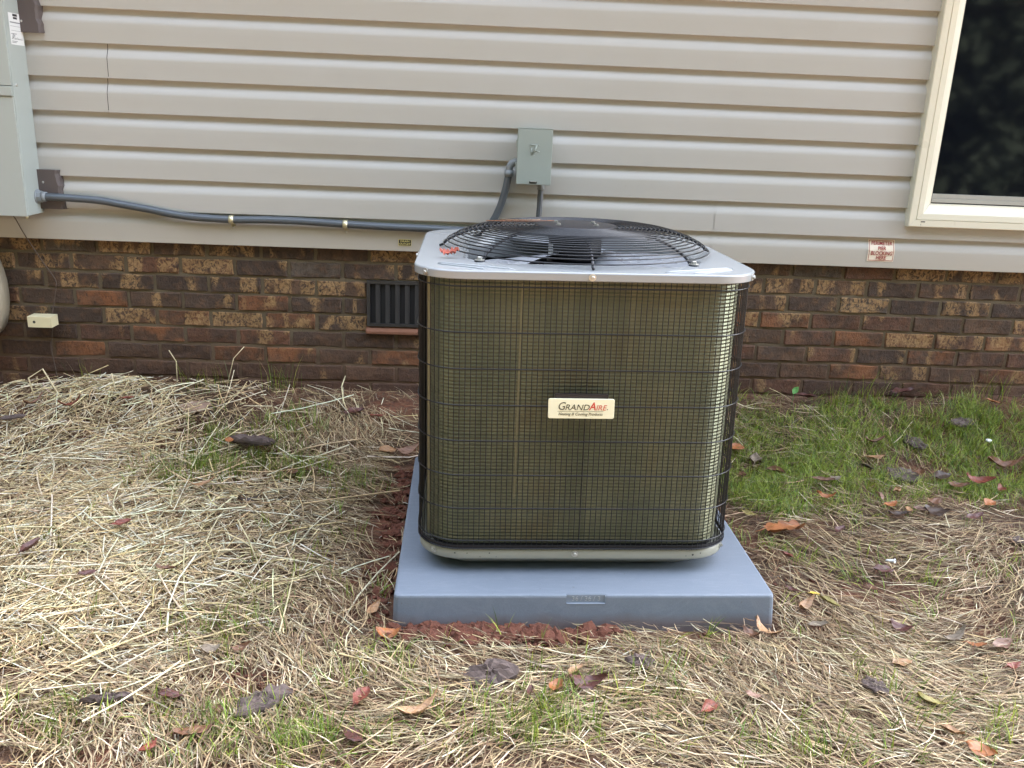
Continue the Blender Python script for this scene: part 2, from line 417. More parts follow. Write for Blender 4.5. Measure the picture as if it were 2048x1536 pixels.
for row in range(10):
    zc = .639 - row * CO; ph = -1.138 + (0 if row % 2 else PITCH / 2)
    i0 = math.floor((-2.95 - ph) / PITCH); i1 = math.ceil((3.25 - ph) / PITCH)
    for i in range(i0, i1):
        a, b = ph + i * PITCH + .0062, ph + (i + 1) * PITCH - .0062
        if VZ0 - .01 < zc < VZ1:
            if a > VX0 and b < VX1: continue
            if a < VX0 < b: b = VX0 - .002
            elif a < VX1 < b: a = VX1 + .002
            if b - a < .025: continue
        o = link(bpy.data.objects.new('brick', random.choice(BM)), skirt)
        o.location = ((a + b) / 2, .0115 + random.uniform(-.0022, .0022), zc + random.uniform(-.0015, .0015))
        o.scale = ((b - a) / .1935, 1, 1); o.rotation_euler = (random.uniform(-.012, .012), random.uniform(-.006, .006), random.uniform(-.008, .008))
        u = random.random()
        if row in (3, 4, 5, 6): base = ORANGE if u < .24 else RED if u < .5 else BROWN if u < .8 else UMBER
        elif row < 3: base = UMBER if u < .42 else BROWN if u < .78 else GREY if u < .92 else RED
        else: base = BROWN if u < .45 else RED if u < .75 else UMBER
        f = random.uniform(.75, 1.25)
        tanp = random.uniform(.2, .88) if row < 3 else random.uniform(.05, .8) if row < 5 else random.uniform(0, .42)
        if abs((a + b) / 2 - (-.62)) < .35 and row in (3, 4) and u < .6: base = ORANGE
        o.color = (base[0] * f, base[1] * f, base[2] * f, tanp)
# foundation vent with upright louvers and a sloping brick sill
vent = MB()
vent.box(VX0, VX1, .0160, .0163, VZ0, VZ1)
vent = vent.build('foundation_vent', M['void'], house)
fr = MB(); fr.box(VX0, VX1, .004, .0158, VZ1 - .012, VZ1); fr.box(VX0, VX1, .004, .0158, VZ0, VZ0 + .010)
fr.box(VX0, VX0 + .012, .004, .0158, VZ0 + .010, VZ1 - .012); fr.box(VX1 - .012, VX1, .004, .0158, VZ0 + .010, VZ1 - .012)
fr.build('vent_frame', M['ventblack'], vent)
for i in range(10):
    x = VX0 + .034 + i * .0375
    MB().add([(x, .004, VZ0 + .0105), (x + .017, .010, VZ0 + .0105), (x + .017, .010, VZ1 - .0125), (x, .004, VZ1 - .0125),
              (x, .010, VZ0 + .0105), (x + .017, .0155, VZ0 + .0105), (x + .017, .0155, VZ1 - .0125), (x, .010, VZ1 - .0125)],
             [(0, 1, 2, 3), (5, 4, 7, 6), (4, 0, 3, 7), (1, 5, 6, 2), (3, 2, 6, 7), (4, 5, 1, 0)]).build('louver', M['ventblack'], vent)
for i in range(2):
    a = VX0 - .004 + i * .2055; b = a + .2015
    MB().add([(a, -.012, .334), (b, -.012, .334), (b, -.012, .346), (a, -.012, .346), (a, .018, .358), (b, .018, .358), (a, .018, .334), (b, .018, .334)],
             [(0, 1, 2, 3), (3, 2, 5, 4), (1, 7, 5, 2), (6, 0, 3, 4), (6, 7, 1, 0)]).build('sill_brick', M['sill'], vent, .003)

# window
win = MB().box(1.66, 2.62, -.004, .0, .88, 1.96).build('window', M['gasket'], house)
WX0, WX1, WZ0, WZ1 = 1.594, 2.69, .823, 2.03
WP = [(0, .0), (0, -.046), (.003, -.049), (.026, -.049), (.0275, -.0445), (.029, -.049), (.050, -.047), (.054, -.043), (.080, -.020), (.086, -.018), (.086, -.004)]
def corner(ix, iz, d):
    return (WX0 + d if ix == 0 else WX1 - d, WZ0 + d if iz == 0 else WZ1 - d)
for c0, c1 in (((0, 0), (1, 0)), ((1, 0), (1, 1)), ((1, 1), (0, 1)), ((0, 1), (0, 0))):
    A = []; B = []
    for d, y in WP:
        p, q = corner(*c0, d), corner(*c1, d)
        e = .0004 / max(1e-6, math.hypot(q[0] - p[0], q[1] - p[1]))
        A.append((p[0] + (q[0] - p[0]) * e, y, p[1] + (q[1] - p[1]) * e)); B.append((q[0] + (p[0] - q[0]) * e, y, q[1] + (p[1] - q[1]) * e))
    MB().loft([A, B], False, smooth=False).build('frame_member', M['pvc'], win)
gx0, gx1, gz0, gz1 = WX0 + .0865, WX1 - .0865, WZ0 + .0865, WZ1 - .0865
s = MB(); s.box(gx0 + .004, gx1 - .004, -.014, -.0045, gz0 + .004, gz0 + .019); s.box(gx0 + .004, gx1 - .004, -.0115, -.0045, gz0 + .0195, gz0 + .036)
s.build('sash_rail', M['sash'], win, .001)
s = MB(); s.box(gx0, gx0 + .004, -.013, -.0045, gz0 + .004, gz1); s.box(gx0 + .004, gx1, -.013, -.0045, gz0, gz0 + .004)
s.build('gasket', M['gasket'], win)
MB().box(gx0 + .004, gx1, -.0085, -.0045, gz0 + .036, gz1).build('pane', M['glass'], win)
MB().box(1.640, 1.656, -.0495, -.0480, .8415, .8455).build('weep_slot', M['gasket'], win)
MB().box(1.641, 1.642, -.0495, -.0480, .8300, .8360).build('scratch', M['gasket'], win)

# ------------------------------------------------------------------ things fixed to the wall
# electrical panel with its two mounting blocks
PX1, PX0, PY, PZ0, PZ1 = -1.607, -1.975, -.135, .756, 1.78
panel = tag(empty('electrical_panel', (PX1, 0, PZ0)), 'tall pale grey electrical panel with a white inspection label on its side', 'electrical panel')
def at(b, name, mt, par, origin, bevel=0):
    b.v = [(x - origin[0], y - origin[1], z - origin[2]) for x, y, z in b.v]
    return b.build(name, mt, par, bevel)
PO = (PX1, 0, PZ0)
at(MB().box(PX0, PX1, PY, -.018, PZ0, PZ1), 'enclosure', M['panel'], panel, PO, .003)
at(MB().box(PX0 + .004, PX1 - .002, PY - .006, PY - .0005, PZ0 - .002, 1.158), 'lower_cover', M['panel'], panel, PO, .0018)
at(MB().box(PX0 + .004, PX1 - .002, PY - .011, PY - .0005, 1.160, 1.192), 'cover_lip', M['panel'], panel, PO, .002)
at(MB().box(PX0 + .004, PX1 - .002, PY - .006, PY - .0005, 1.194, PZ1 - .02), 'upper_cover', M['panel'], panel, PO, .0018)
lab = at(MB().box(PX1 + .0003, PX1 + .0010, -.113, -.026, 1.327, 1.428), 'inspection_label', M['paper'], panel, PO)
lb = MB()
for z, a, b, t in ((1.398, -.108, -.034, .0018), (1.386, -.108, -.036, .0005), (1.372, -.104, -.032, .0005), (1.362, -.108, -.07, .001), (1.345, -.108, -.034, .0006), (1.338, -.106, -.07, .0010), (1.334, -.106, -.078, .0010)):
    lb.box(PX1 + .0011, PX1 + .0014, a, b, z - t, z + t)
at(lb, 'printed_lines', M['greyink'], lab, PO)
lg = MB(); lg.box(PX1 + .0011, PX1 + .0014, -.086, -.056, 1.418, 1.4255); lg.box(PX1 + .0011, PX1 + .0014, -.084, -.058, 1.409, 1.4155)
at(lg, 'printed_mark', M['blackink'], lab, PO)
sg = MB(); sg.tube(spline([(PX1 + .0013, -.104, 1.345), (PX1 + .0013, -.094, 1.362), (PX1 + .0013, -.097, 1.347), (PX1 + .0013, -.084, 1.36), (PX1 + .0013, -.086, 1.346), (PX1 + .0013, -.07, 1.350), (PX1 + .0013, -.062, 1.347), (PX1 + .0013, -.035, 1.349)], 5), .0006, 4)
at(sg, 'signature', M['blackink'], lab, PO)
for y, z in ((-.111, 1.196), (-.03, 1.47)): at(MB().lathe([(0.001, 0), (.005, .001), (.006, .004)], n=10), 'screw', M['zinc'], panel, (0, 0, 0)).matrix_basis = Matrix.Translation((0.0035, y, z - PZ0)) @ Matrix.Rotation(R(-90), 4, 'Y')
at(MB().tube([(PX1 - .012, PY + .012, PZ0 + .002), (PX1 - .012, PY + .012, PZ0 - .012)], .005, 8), 'latch_stud', M['brass'], panel, PO)
def block(z0, z1, x1, label):
    t = tag(empty('mounting_block', (x1 - .2, 0, z0)), label, 'mounting block', 'brown blocks behind the panel')
    n = 10; pts = []
    for i in range(n + 1):
        z = (z1 - z0) * i / n; e = .0022 * math.sin(i * 1.3) + .0016 * math.sin(i * 3.1 + 1)
        pts.append((z, e - .010 * (i / n)))
    rings = []
    for z, e in pts: rings.append([(0, -.006, z), (0, -.040, z), (.192 + e, -.040, z), (.200 + e, -.034, z), (.204 + e, -.006, z)])
    MB().loft(rings, True, (True, True), smooth=False).build('block_body', M['brown'], t)
    MB().lathe([(.001, 0), (.004, .0005), (.005, .003)], n=10).build('screw', M['zinc'], t).matrix_basis = Matrix.Translation((.137, -.0405, (z1 - z0) * .68 if z0 < 1 else .035)) @ Matrix.Rotation(R(90), 4, 'X') @ Matrix.Scale(-1, 4, (0, 0, 1))
block(1.372, 1.52, -1.538, 'brown block holding the upper part of the grey electrical panel')
block(.772, .911, -1.526, 'brown block behind the conduit at the foot of the grey electrical panel')

# conduit from the panel to the disconnect, clipped by two straps
CP = [(-1.590, -.055, .817), (-1.50, -.052, .815), (-1.40, -.045, .810), (-1.31, -.040, .797), (-1.22, -.037, .783), (-1.13, -.036, .768), (-1.04, -.036, .760), (-.92, -.036, .757),
      (-.80, -.036, .760), (-.67, -.036, .760), (-.507, -.036, .755), (-.35, -.036, .751), (-.195, -.036, .750), (-.10, -.036, .748), (-.02, -.036, .752), (.030, -.038, .778), (.060, -.042, .835), (.079, -.048, .90), (.0895, -.052, .958)]
def corrugated(path, rad, ridge=.0006, pitch=.0042):
    pts = spline(path, 14); L = [0]
    for a, b in zip(pts, pts[1:]): L.append(L[-1] + (b - a).length)
    out = []; rr = []; n = int(L[-1] / (pitch / 2)); j = 0
    for i in range(n + 1):
        d = L[-1] * i / n
        while j < len(L) - 2 and L[j + 1] < d: j += 1
        t = (d - L[j]) / max(1e-9, L[j + 1] - L[j]); out.append(pts[j].lerp(pts[j + 1], t)); rr.append(rad + (ridge if i % 2 else -ridge))
    return MB().tube(out, rr, 10)
cond = tag(empty('flexible_conduit', CP[0]), 'grey flexible conduit sagging along the siding from the panel to the disconnect', 'conduit')
b = corrugated(CP, .0138, .00035); at(b, 'hose', M['conduit'], cond, CP[0])
b = MB().tube([(-1.607, -.055, .817), (-1.604, -.055, .817)], .026, 20); b.tube([(-1.604, -.055, .817), (-1.590, -.055, .817)], .021, 8, smooth=False); b.tube([(-1.590, -.055, .817), (-1.576, -.055, .8168)], .0175, 16)
at(b, 'end_fitting', M['fitting'], cond, CP[0])
el = spline([(.1205, -.055, 1.004), (.110, -.055, 1.003), (.098, -.0545, .996), (.091, -.054, .984), (.090, -.053, .968)], 5)
b = MB().tube(el, .0125, 12); b.tube([(.0901, -.053, .974), (.0899, -.052, .952)], .0168, 14)
at(b, 'elbow_fitting', M['fitting'], cond, CP[0])
def strap(x, zc, label):
    t = tag(empty('conduit_strap', (x, -.036, zc)), label, 'strap', 'yellow zinc straps on the conduit')
    wd = .0085; rings = []
    sec = [(.011, -.0185 + .016), ] 
    path = [(0.0185, .0152)] + [(-.0150 * math.sin(a), .0150 * math.cos(a)) for a in np.linspace(0.0, math.pi, 12)] + [(.004, -.0158), (.0180, -.0175), (.0183, -.040)]
    for y, z in path: rings.append([(-wd, y, z), (wd, y, z)])
    o = MB().loft(rings, False, smooth=True).build('strap_band', M['brass'], t)
    sm = o.modifiers.new('thick', 'SOLIDIFY'); sm.thickness = .0012; sm.offset = 1
    MB().lathe([(.0005, .004), (.004, .0032), (.0052, .0)], n=8).build('screw', M['zinc'], t).matrix_basis = Matrix.Translation((0, .0172, -.031)) @ Matrix.Rotation(R(90), 4, 'X')
strap(-.923, .757, 'yellow zinc strap on the conduit nearer the grey electrical panel')
strap(-.507, .755, 'yellow zinc strap on the conduit above the drain outlet label, nearer the unit')

# disconnect box
DO = (.1775, 0, .928)
disc = tag(empty('disconnect_box', DO), 'small grey green disconnect box mounted on the siding above the unit', 'disconnect box')
at(MB().box(.122, .234, -.088, -.012, .932, 1.116), 'housing', M['box'], disc, DO, .002)
cv = at(MB().box(.1155, .2400, -.100, -.0885, .928, 1.121), 'cover', M['box'], disc, DO, .0025)
at(MB().box(.1150, .2405, -.101, -.082, 1.1215, 1.1245), 'cover_hinge', M['box'], disc, DO, .001)
for z in (1.07, .99): at(MB().box(.1115, .1152, -.097, -.06, z - .013, z + .013), 'side_tab', M['box'], disc, DO, .001)
lg = MB()   # embossed mark: a square-cornered stroke, a slash and a tick
for x0, z0, x1, z1, t in ((.160, 1.066, .184, 1.066, .0022), (.162, 1.066, .162, 1.058, .0018), (.1655, 1.056, .1655, 1.034, .0020), (.170, 1.034, .186, 1.068, .0028), (.186, 1.068, .195, 1.066, .0015), (.180, 1.046, .196, 1.044, .0016), (.163, 1.031, .178, 1.031, .0012)):
    lg.tube([(x0, -.1002, z0), (x1, -.1002, z1)], t, 6)
at(lg, 'embossed_mark', M['box'], cv, DO)
at(MB().box(.163, .190, -.1012, -.0995, .9325, .9395), 'hasp_slot', M['gasket'], disc, DO)
at(MB().box(.1665, .187, -.1030, -.0990, .9375, .9415), 'hasp_tab', M['zinc'], disc, DO, .0008)
WP2 = [(.2085, -.055, .912), (.207, -.055, .85), (.205, -.057, .78), (.203, -.06, .70), (.205, -.075, .60), (.22, -.12, .50), (.24, -.19, .42), (.25, -.26, .36)]
whip = tag(empty('whip_conduit', WP2[0]), 'grey ribbed conduit dropping straight down from the disconnect box', 'conduit')
at(corrugated(WP2, .0105, .0011, .0058), 'hose', M['conduit'], whip, WP2[0])
at(MB().tube([(.2088, -.055, .9315), (.2085, -.055, .908)], .0130, 14), 'end_fitting', M['fitting'], whip, WP2[0])

# stickers that follow the siding profile
def on_siding(x0, x1, z0, z1, k, off, skew=0):
    b = MB(); rows = []
    for i in range(13):
        z = z0 + (z1 - z0) * i / 12; dx = skew * max(0.0, 1 - (z - z0) / (.45 * (z1 - z0)))
        y = prof(z - ZB - k * EXPO) - off
        rows.append([(x0 + dx, y, z), (x1 + dx, y, z)])
    return b.loft(rows, False, smooth=False)
SO = (1.522, 0, .686)
st = tag(empty('warning_sticker', SO), 'square cream sticker with red PERIMETER PIER BLOCKING HERE lettering below the window', 'sticker')
EX = .0030
at(on_siding(1.470, 1.573, .686, .767, 0, EX, -.001), 'backing', M['pink'], st, SO)
bd = MB()
for x0, x1, z0, z1 in ((1.4735, 1.5695, .7625, .7645), (1.4735, 1.5695, .6885, .6905), (1.4735, 1.4755, .6905, .7625), (1.5675, 1.5695, .6905, .7625)):
    q = on_siding(x0, x1, z0, z1, 0, EX + .0006); bd.add(q.v, q.f)
at(bd, 'printed_border', M['redink'], st, SO)
for body, z in (('PERIMETER', .7530), ('PIER', .7350), ('BLOCKING', .7165), ('HERE', .6995)):
    t_ = z - ZB; sl = (prof(t_ + .006) - prof(t_ - .006)) / .012
    text('lettering', body, .0205, M['redink'], st, (0, prof(t_) - EX - .0022, z - SO[2]), (R(90) - math.atan(sl), 0, 0), .08, .82, bold=.0003)
DR = (-.2885, 0, .681)
dl = tag(empty('drain_sticker', DR), 'tiny black sticker with yellow DRAIN OUTLET lettering left of the unit', 'sticker')
at(on_siding(-.3125, -.2645, .6805, .7045, 0, .0028), 'backing', M['blackink'], dl, DR)
bd = MB()
for x0, x1, z0, z1 in ((-.3125, -.2645, .7033, .7045), (-.3125, -.2645, .6805, .6817), (-.3125, -.3113, .6817, .7033), (-.2657, -.2645, .6817, .7033)):
    q = on_siding(x0, x1, z0, z1, 0, .0033); bd.add(q.v, q.f)
at(bd, 'printed_border', M['yellowink'], dl, DR)
for body, z in (('DRAIN', .6975), ('OUTLET', .6875)): text('lettering', body, .0098, M['yellowink'], dl, (0, prof(z - ZB) - .0036, z - DR[2]), sx=1.15, bold=.0001)

# cream bonding block and its wire, rounded housing at the left edge
WB = (-1.648, -.012, .330)
wb = tag(empty('bonding_block', WB), 'cream plastic block with a round hole fixed to the brick below the panel', 'block')
at(MB().box(-1.695, -1.607, -.062, -.006, .331, .3725), 'block_body', M['cream'], wb, WB, .0015)
at(MB().lathe([(.001, 0), (.0052, .0)], n=14), 'hole', M['void'], wb, (0, 0, 0)).matrix_basis = Matrix.Translation((-.022, -.0505, .022)) @ Matrix.Rotation(R(90), 4, 'X')
wp = [(-1.72, -.05, .758), (-1.705, -.04, .735), (-1.690, -.03, .690), (-1.675, -.012, .640), (-1.64, -.004, .569), (-1.603, -.002, .504), (-1.605, -.002, .470), (-1.614, -.002, .43), (-1.624, -.006, .385), (-1.626, -.008, .372)]
wi = tag(empty('ground_wire', wp[0]), 'thin brown wire running down the brick from the panel through the cream block', 'wire')
at(MB().tube(spline(wp, 6), .0021, 6), 'upper_run', M['wire'], wi, wp[0])
at(MB().tube(spline([(-1.628, -.008, .332), (-1.637, -.004, .29), (-1.647, -.003, .23), (-1.640, -.004, .16), (-1.634, -.006, .08)], 6), .0021, 6), 'lower_run', M['wire'], wi, wp[0])
HO = (-1.930, -.06, .268)
hb = tag(empty('utility_housing', HO), 'rounded beige plastic housing on the brick at the left edge under the panel', 'housing')
rings = []
for i in range(17):
    a = -math.pi / 2 + math.pi * i / 16; z = .19 + .185 * math.sin(a); f = max(.02, math.cos(a)) ** .5
    rings.append([(x * f, y, z) for x, y in [(.155 * math.cos(t), -.05 * math.sin(t)) for t in np.linspace(0, math.pi, 13)]] + [(-.155 * f, .05, z), (.155 * f, .05, z)])
MB().loft(rings, True, (True, True)).build('shell', M['beige_drum'], hb)
MB().lathe([(.001, 0), (.008, .001), (.009, .003)], n=10).build('screw', M['zinc'], hb).matrix_basis = Matrix.Translation((0, -.050, .25)) @ Matrix.Rotation(R(90), 4, 'X')

# ------------------------------------------------------------------ pad
PAD = Matrix.Translation((.2648, -1.0333, -.001)) @ Matrix.Rotation(.0204, 4, 'Z') @ Matrix.Rotation(-.0112, 4, 'Y') @ Matrix.Rotation(-.0143, 4, 'X')
pad = tag(empty('equipment_pad'), 'square blue grey plastic pad under the air conditioner marked 36 / 36 / 3', 'equipment pad')
pad.matrix_world = PAD
h = .457; H = .0762
NX0, NX1, NZ = -.0475, .0475, .0545
b = MB()
def pring(ins, z, r): return [(x, y, z) for x, y in rsq(h - ins, r, 3, straight=14)]
b.loft([pring(-.004, -.03, .012), pring(-.0035, 0, .012), pring(.0, H - .006, .012), pring(.0015, H - .0018, .012), pring(.006, H, .010)], True, (False, True), True)
pb = b.build('pad_body', M['pad'], pad)
cut = MB().box(NX0, NX1, -h - .03, -h + .006, NZ, H + .02).build('cutter', None, pad)
bo = pb.modifiers.new('notch', 'BOOLEAN'); bo.operation = 'DIFFERENCE'; bo.object = cut; bo.solver = 'EXACT'
bpy.context.view_layer.update()
dg = bpy.context.evaluated_depsgraph_get(); nm = bpy.data.meshes.new_from_object(pb.evaluated_get(dg)); pb.modifiers.clear(); pb.data = nm
nm.polygons.foreach_set('use_smooth', [False] * len(nm.polygons))
bpy.data.objects.remove(cut)
tg = MB(); tg.box(NX0 + .0006, NX1 - .0006, -h + .0035, -h + .0058, NZ + .0005, H - .0009)
tg = tg.build('size_plate', M['pad_tag'], pad)
text('lettering', '36 / 36 / 3', .0165, M['tagtext'], tg, (0, -h + .0034, .0652), sx=1.02, ext=.0010)
tr = MB(); tr.box(NX1 - .0022, NX1 - .0006, -h - .0012, -h + .0034, NZ + .0005, H - .002); tr.box(NX0 + .0006, NX1 - .0024, -h - .0016, -h + .0034, NZ - .0016, NZ + .0004)
tr.build('plate_rim', M['pad_tag'], tg)

# ------------------------------------------------------------------ air conditioner (local space of the pad)
UX, UY, W, CR = -.0150, .0359, .4025, .118
UM = PAD @ Matrix.Translation((UX, UY, 0))
ac = tag(empty('air_conditioner'), 'boxy outdoor air conditioner with a domed black fan guard on its grey top', 'air conditioner')
ac.matrix_world = PAD @ Matrix.Translation((UX, UY, H))
def Z(z): return z - H
def ring_at(hw, r, z, n=8, st=6): return [(x, y, Z(z)) for x, y in rsq(hw, r, n, straight=st)]
# base pan
b = MB(); b.loft([ring_at(W - .075, .07, H + .002), ring_at(W - .045, .09, .098), ring_at(W - .020, .105, .1165), ring_at(W - .0135, CR - .012, .1180), ring_at(W - .0125, CR - .012, .1205),
                  ring_at(W - .0125, CR - .012, .1425), ring_at(W - .014, CR - .012, .1440), ring_at(W - .0165, CR - .012, .1440), ring_at(W - .018, CR - .014, .135), ring_at(W - .05, CR - .03, .134)], True, (True, True), True)
pan = b.build('base_pan', M['rim'], ac)
for x, z, r_ in ((-.215, .134, .0018), (-.238, .1245, .0012), (-.270, .1335, .0015), (-.198, .1245, .0010), (.275, .1275, .0011), (.292, .1305, .0026), (.312, .1335, .0016), (-.30, .134, .0020)):
    if abs(x) > W - CR:   # on the corner's curve
        a = math.asin(min(1, (abs(x) - (W - CR)) / (CR - .012 + .0)))
        px, py = math.copysign(W - CR + (CR - .0125) * math.sin(a), x), -(W - CR) - (CR - .0125) * math.cos(a); an = math.copysign(a, x)
    else: px, py, an = x, -(W - .0125), 0
    MB().lathe([(.0003, 0), (r_, 0)], n=10).build('drain_hole', M['gasket'], pan).matrix_basis = Matrix.Translation((px + .0004 * math.sin(an), py - .0004 * math.cos(an), Z(z))) @ Matrix.Rotation(an, 4, 'Z') @ Matrix.Rotation(R(90), 4, 'X')
# coil: ridged rounded square
b = MB(); rings = []; CH = W - .034
nz = 150; z0, z1 = .150, .811
for i in range(nz + 1):
    z = z0 + (z1 - z0) * i / nz
    d = 0.0 if i % 2 else .0013
    rings.append(ring_at(CH - d, CR - .036 - d, z, 7, 4))
b.loft(rings, True, smooth=False); coil = b.build('coil', M['coil'], ac)
b = MB()
for x, lean in ((-.155, -.004),):
    b.add([(x, -CH - .0006, Z(.801)), (x + .004, -CH - .0006, Z(.801)), (x + .004 + lean, -CH - .0006, Z(.27)), (x + lean, -CH - .0006, Z(.27))], [(0, 3, 2, 1)])
b.box(-CH - .004, -CH + .012, -CH + .055, -CH + .075, Z(.15), Z(.803))
b.build('end_plate', M['streak'], coil)
MB().lathe([(.0, Z(.16)), (.0, Z(.17))], n=3)  
# wire guard
path = rsq(W - .011, CR - .010, 10, straight=30)
G = [Vector((x, y, 0)) for x, y in path]; L = [0.0]
for a, c_ in zip(G, G[1:] + G[:1]): L.append(L[-1] + (c_ - a).length)
def along(d):
    d %= L[-1]; j = int(np.searchsorted(L, d, 'right')) - 1; j = min(j, len(G) - 1)
    return G[j].lerp(G[(j + 1) % len(G)], (d - L[j]) / max(1e-9, L[j + 1] - L[j]))
nw = int(round(L[-1] / .0129)); b = MB(); rw = .00110
# phase so that one upright stands on the middle of the front
best = min(range(2000), key=lambda q: (abs(along(L[-1] * q / 2000).x - .003) + (0 if along(L[-1] * q / 2000).y < -.3 else 9)))
d0 = L[-1] * best / 2000
for i in range(nw):
    p = along(d0 + L[-1] * i / nw); r_ = rw * (1.5 if i == 0 else 1)
    b.tube([(p.x, p.y, Z(.1445)), (p.x, p.y, Z(.814))], r_, 4, caps=False)
o = b.build('wire_guard', M['black_wire'], ac); o['kind'] = 'stuff'
for z in (.796, .690, .604, .516, .428, .341, .255, .170, .148):
    pts = [(x * (W - .0085) / (W - .011), y * (W - .0085) / (W - .011), Z(z)) for x, y in rsq(W - .011, CR - .010, 8, straight=3)]
    MB().tube(pts, .0016, 5, closed=True).build('guard_ring', M['black_wire'], ac)
b = MB(); b.loft([ring_at(W - .0125, CR - .012, .1450, 8, 1), ring_at(W - .0105, CR - .01, .1455, 8, 1), ring_at(W - .0105, CR - .01, .1560, 8, 1), ring_at(W - .0125, CR - .012, .1565, 8, 1)], True, smooth=False)
b.build('guard_foot', M['black'], ac)
b = MB(); b.loft([ring_at(.36, .07, .136), ring_at(.36, .07, .811)], True, smooth=False); b.build('inner_liner', M['void'], ac)
# top cover: rolled skirt, flat top with a round opening, throat
HR = .352; HXO, HYO = .007, -.014; n = 16
b = MB(); rings = []
base = rsq(1, .3, 15, straight=1)           # placeholder outline sizes
def cov(hw, r, z):
    return [(x, y, Z(z)) for x, y in rsq(hw, r, 15)]
sk = [cov(W - .010, CR - .01, .8125), cov(W - .001, CR, .8128), cov(W, CR, .8140), cov(W, CR, .8150), cov(W, CR, .8285), cov(W, CR, .8292), cov(W - .0010, CR, .8314), cov(W - .0032, CR - .002, .8328), cov(W - .0050, CR - .003, .8330), cov(W - .0062, CR - .004, .8330)]
m_ = len(sk[0])
circ = []
for x, y, z in sk[-1]:
    a = math.atan2(y - HYO, x - HXO); circ.append((a, ))
def cr(r, z): return [(HXO + r * math.cos(a[0]), HYO + r * math.sin(a[0]), Z(z)) for a in circ]
sk += [cr(HR + .007, .8338), cr(HR + .003, .8342), cr(HR - .002, .8328), cr(HR - .006, .8270), cr(HR - .007, .77)]
b.loft(sk[:10], True, smooth=True); b.loft(sk[9:11], True, smooth=False); b.loft(sk[10:], True, smooth=True)
cover = b.build('top_cover', M['cover'], ac)
# pressed ribs in the cover's corners
for sx in (-1, 1):
    for dd in (0, .020):
        b = MB(); p0 = Vector((sx * (W - .055), -(W - .105 + dd * .9), Z(.8334))); p1 = Vector((sx * .17, -(W - .022 + dd * .25) , Z(.8334)))
        if dd: p1 = Vector((sx * .235, -(W - .018), Z(.8334)))
        b.tube([p0, p0.lerp(p1, .08) , p0.lerp(p1, .92), p1], [.0006, .0032, .0032, .0006], 8); o = b.build('pressed_rib', M['cover'], cover)
def hexscrew(par, p, an, r_=.0055):
    b = MB(); b.lathe([(.0085, 0), (.0085, .0012)], n=14, smooth=False, caps=(False, True)); b.lathe([(r_, .0012), (r_, .0052), (r_ * .8, .006)], n=6, smooth=False, caps=(False, True))
    b.build('screw', M['zinc'], par).matrix_basis = Matrix.Translation(p) @ Matrix.Rotation(an, 4, 'Z') @ Matrix.Rotation(R(90), 4, 'X')
def onfront(x, hw, r_):
    if abs(x) <= hw - r_: return (x, -hw), 0
    a = math.asin((abs(x) - (hw - r_)) / r_); return (math.copysign(hw - r_ + r_ * math.sin(a), x), -(hw - r_) - r_ * math.cos(a)), math.copysign(a, x)
for x in (.002, -.372, .384):
    (px, py), an = onfront(x, W, CR); hexscrew(cover, (px, py, Z(.8222)), an, .0046)
for x in (-.004, -.352, .375):
    (px, py), an = onfront(x, W - .0125, CR - .012); hexscrew(pan, (px, py, Z(.1325)), an, .0042)
hexscrew(cover, (-W, -.10, Z(.8222)), -R(90), .0046)
# nameplate
NP = (-.0095, -(W - .0005) - .008, Z(.5165))
b = MB(); o2 = rsq(.0775, .0045, 4, .0238)
b.loft([[(x, 0, z) for x, z in o2], [(x, -.0028, z) for x, z in o2], [(x * .988, -.0040, z * .96) for x, z in o2]], True, (True, True), False)
npl = b.build('nameplate', M['plate'], ac); npl.location = NP; npl.rotation_euler = (R(-3), 0, 0)
MB().box(-.062, .062, .0004, .0075, .010, .034).build('plate_shadow_block', M['black'], npl)  # black block behind the plate, drawn for the dark shadow above it
yy = -.0044
text('lettering', 'G', .0268, M['brownink'], npl, (-.0475, yy, .0055), shear=.25, sx=.92)
text('lettering', 'RAND', .0196, M['brownink'], npl, (-.0105, yy, .0030), shear=.25, sx=1.05)
text('lettering', 'A', .0268, M['brandred'], npl, (.0255, yy, .0055), shear=.25, sx=.86, bold=.0004)
text('lettering', 'IRE', .0180, M['brandred'], npl, (.0455, yy, .0025), shear=.25, sx=1.0)
text('lettering', '.', .020, M['brownink'], npl, (.0610, yy, .0040))
MB().box(-.056, .052, -.0046, -.0042, -.0062, -.0056).build('printed_line', M['brownink'], npl)
text('lettering', 'Heating & Cooling Products', .0098, M['brownink'], npl, (-.002, yy, -.0127), shear=.28, sx=.93)
# fan: blades, motor, shroud floor
fan = empty('fan', (0, 0, 0)); fan.parent = ac; fan.location = (HXO, HYO, 0)
ZBk = Z(.800)
for q in range(3):
    b = MB(); rows = []
    for i in range(9):
        r_ = .075 + (.330 - .075) * i / 8; row_ = []
        half = R(40) - R(6) * (i / 8); sweep = R(16) * (i / 8)
        for j in range(9):
            f = j / 8 * 2 - 1; a = f * half + sweep + q * R(120) + R(-50)
            row_.append((r_ * math.cos(a), r_ * math.sin(a), ZBk + .030 * f * (1 - .25 * i / 8) + .012 * (1 - f * f)))
        rows.append(row_)
    b.loft(rows, False, smooth=True)
    o = b.build('fan_blade', M['blade'], fan); sm = o.modifiers.new('thick', 'SOLIDIFY'); sm.thickness = .002
MB().lathe([(.02, Z(.806)), (.072, Z(.806)), (.078, Z(.798)), (.078, Z(.772)), (.05, Z(.770))], n=24, caps=(True, True)).build('hub', M['black'], fan)
mo = MB(); mo.lathe([(.03, Z(.885)), (.066, Z(.882)), (.0700, Z(.876)), (.0705, Z(.815)), (.066, Z(.809)), (.03, Z(.808))], n=32, caps=(True, True))
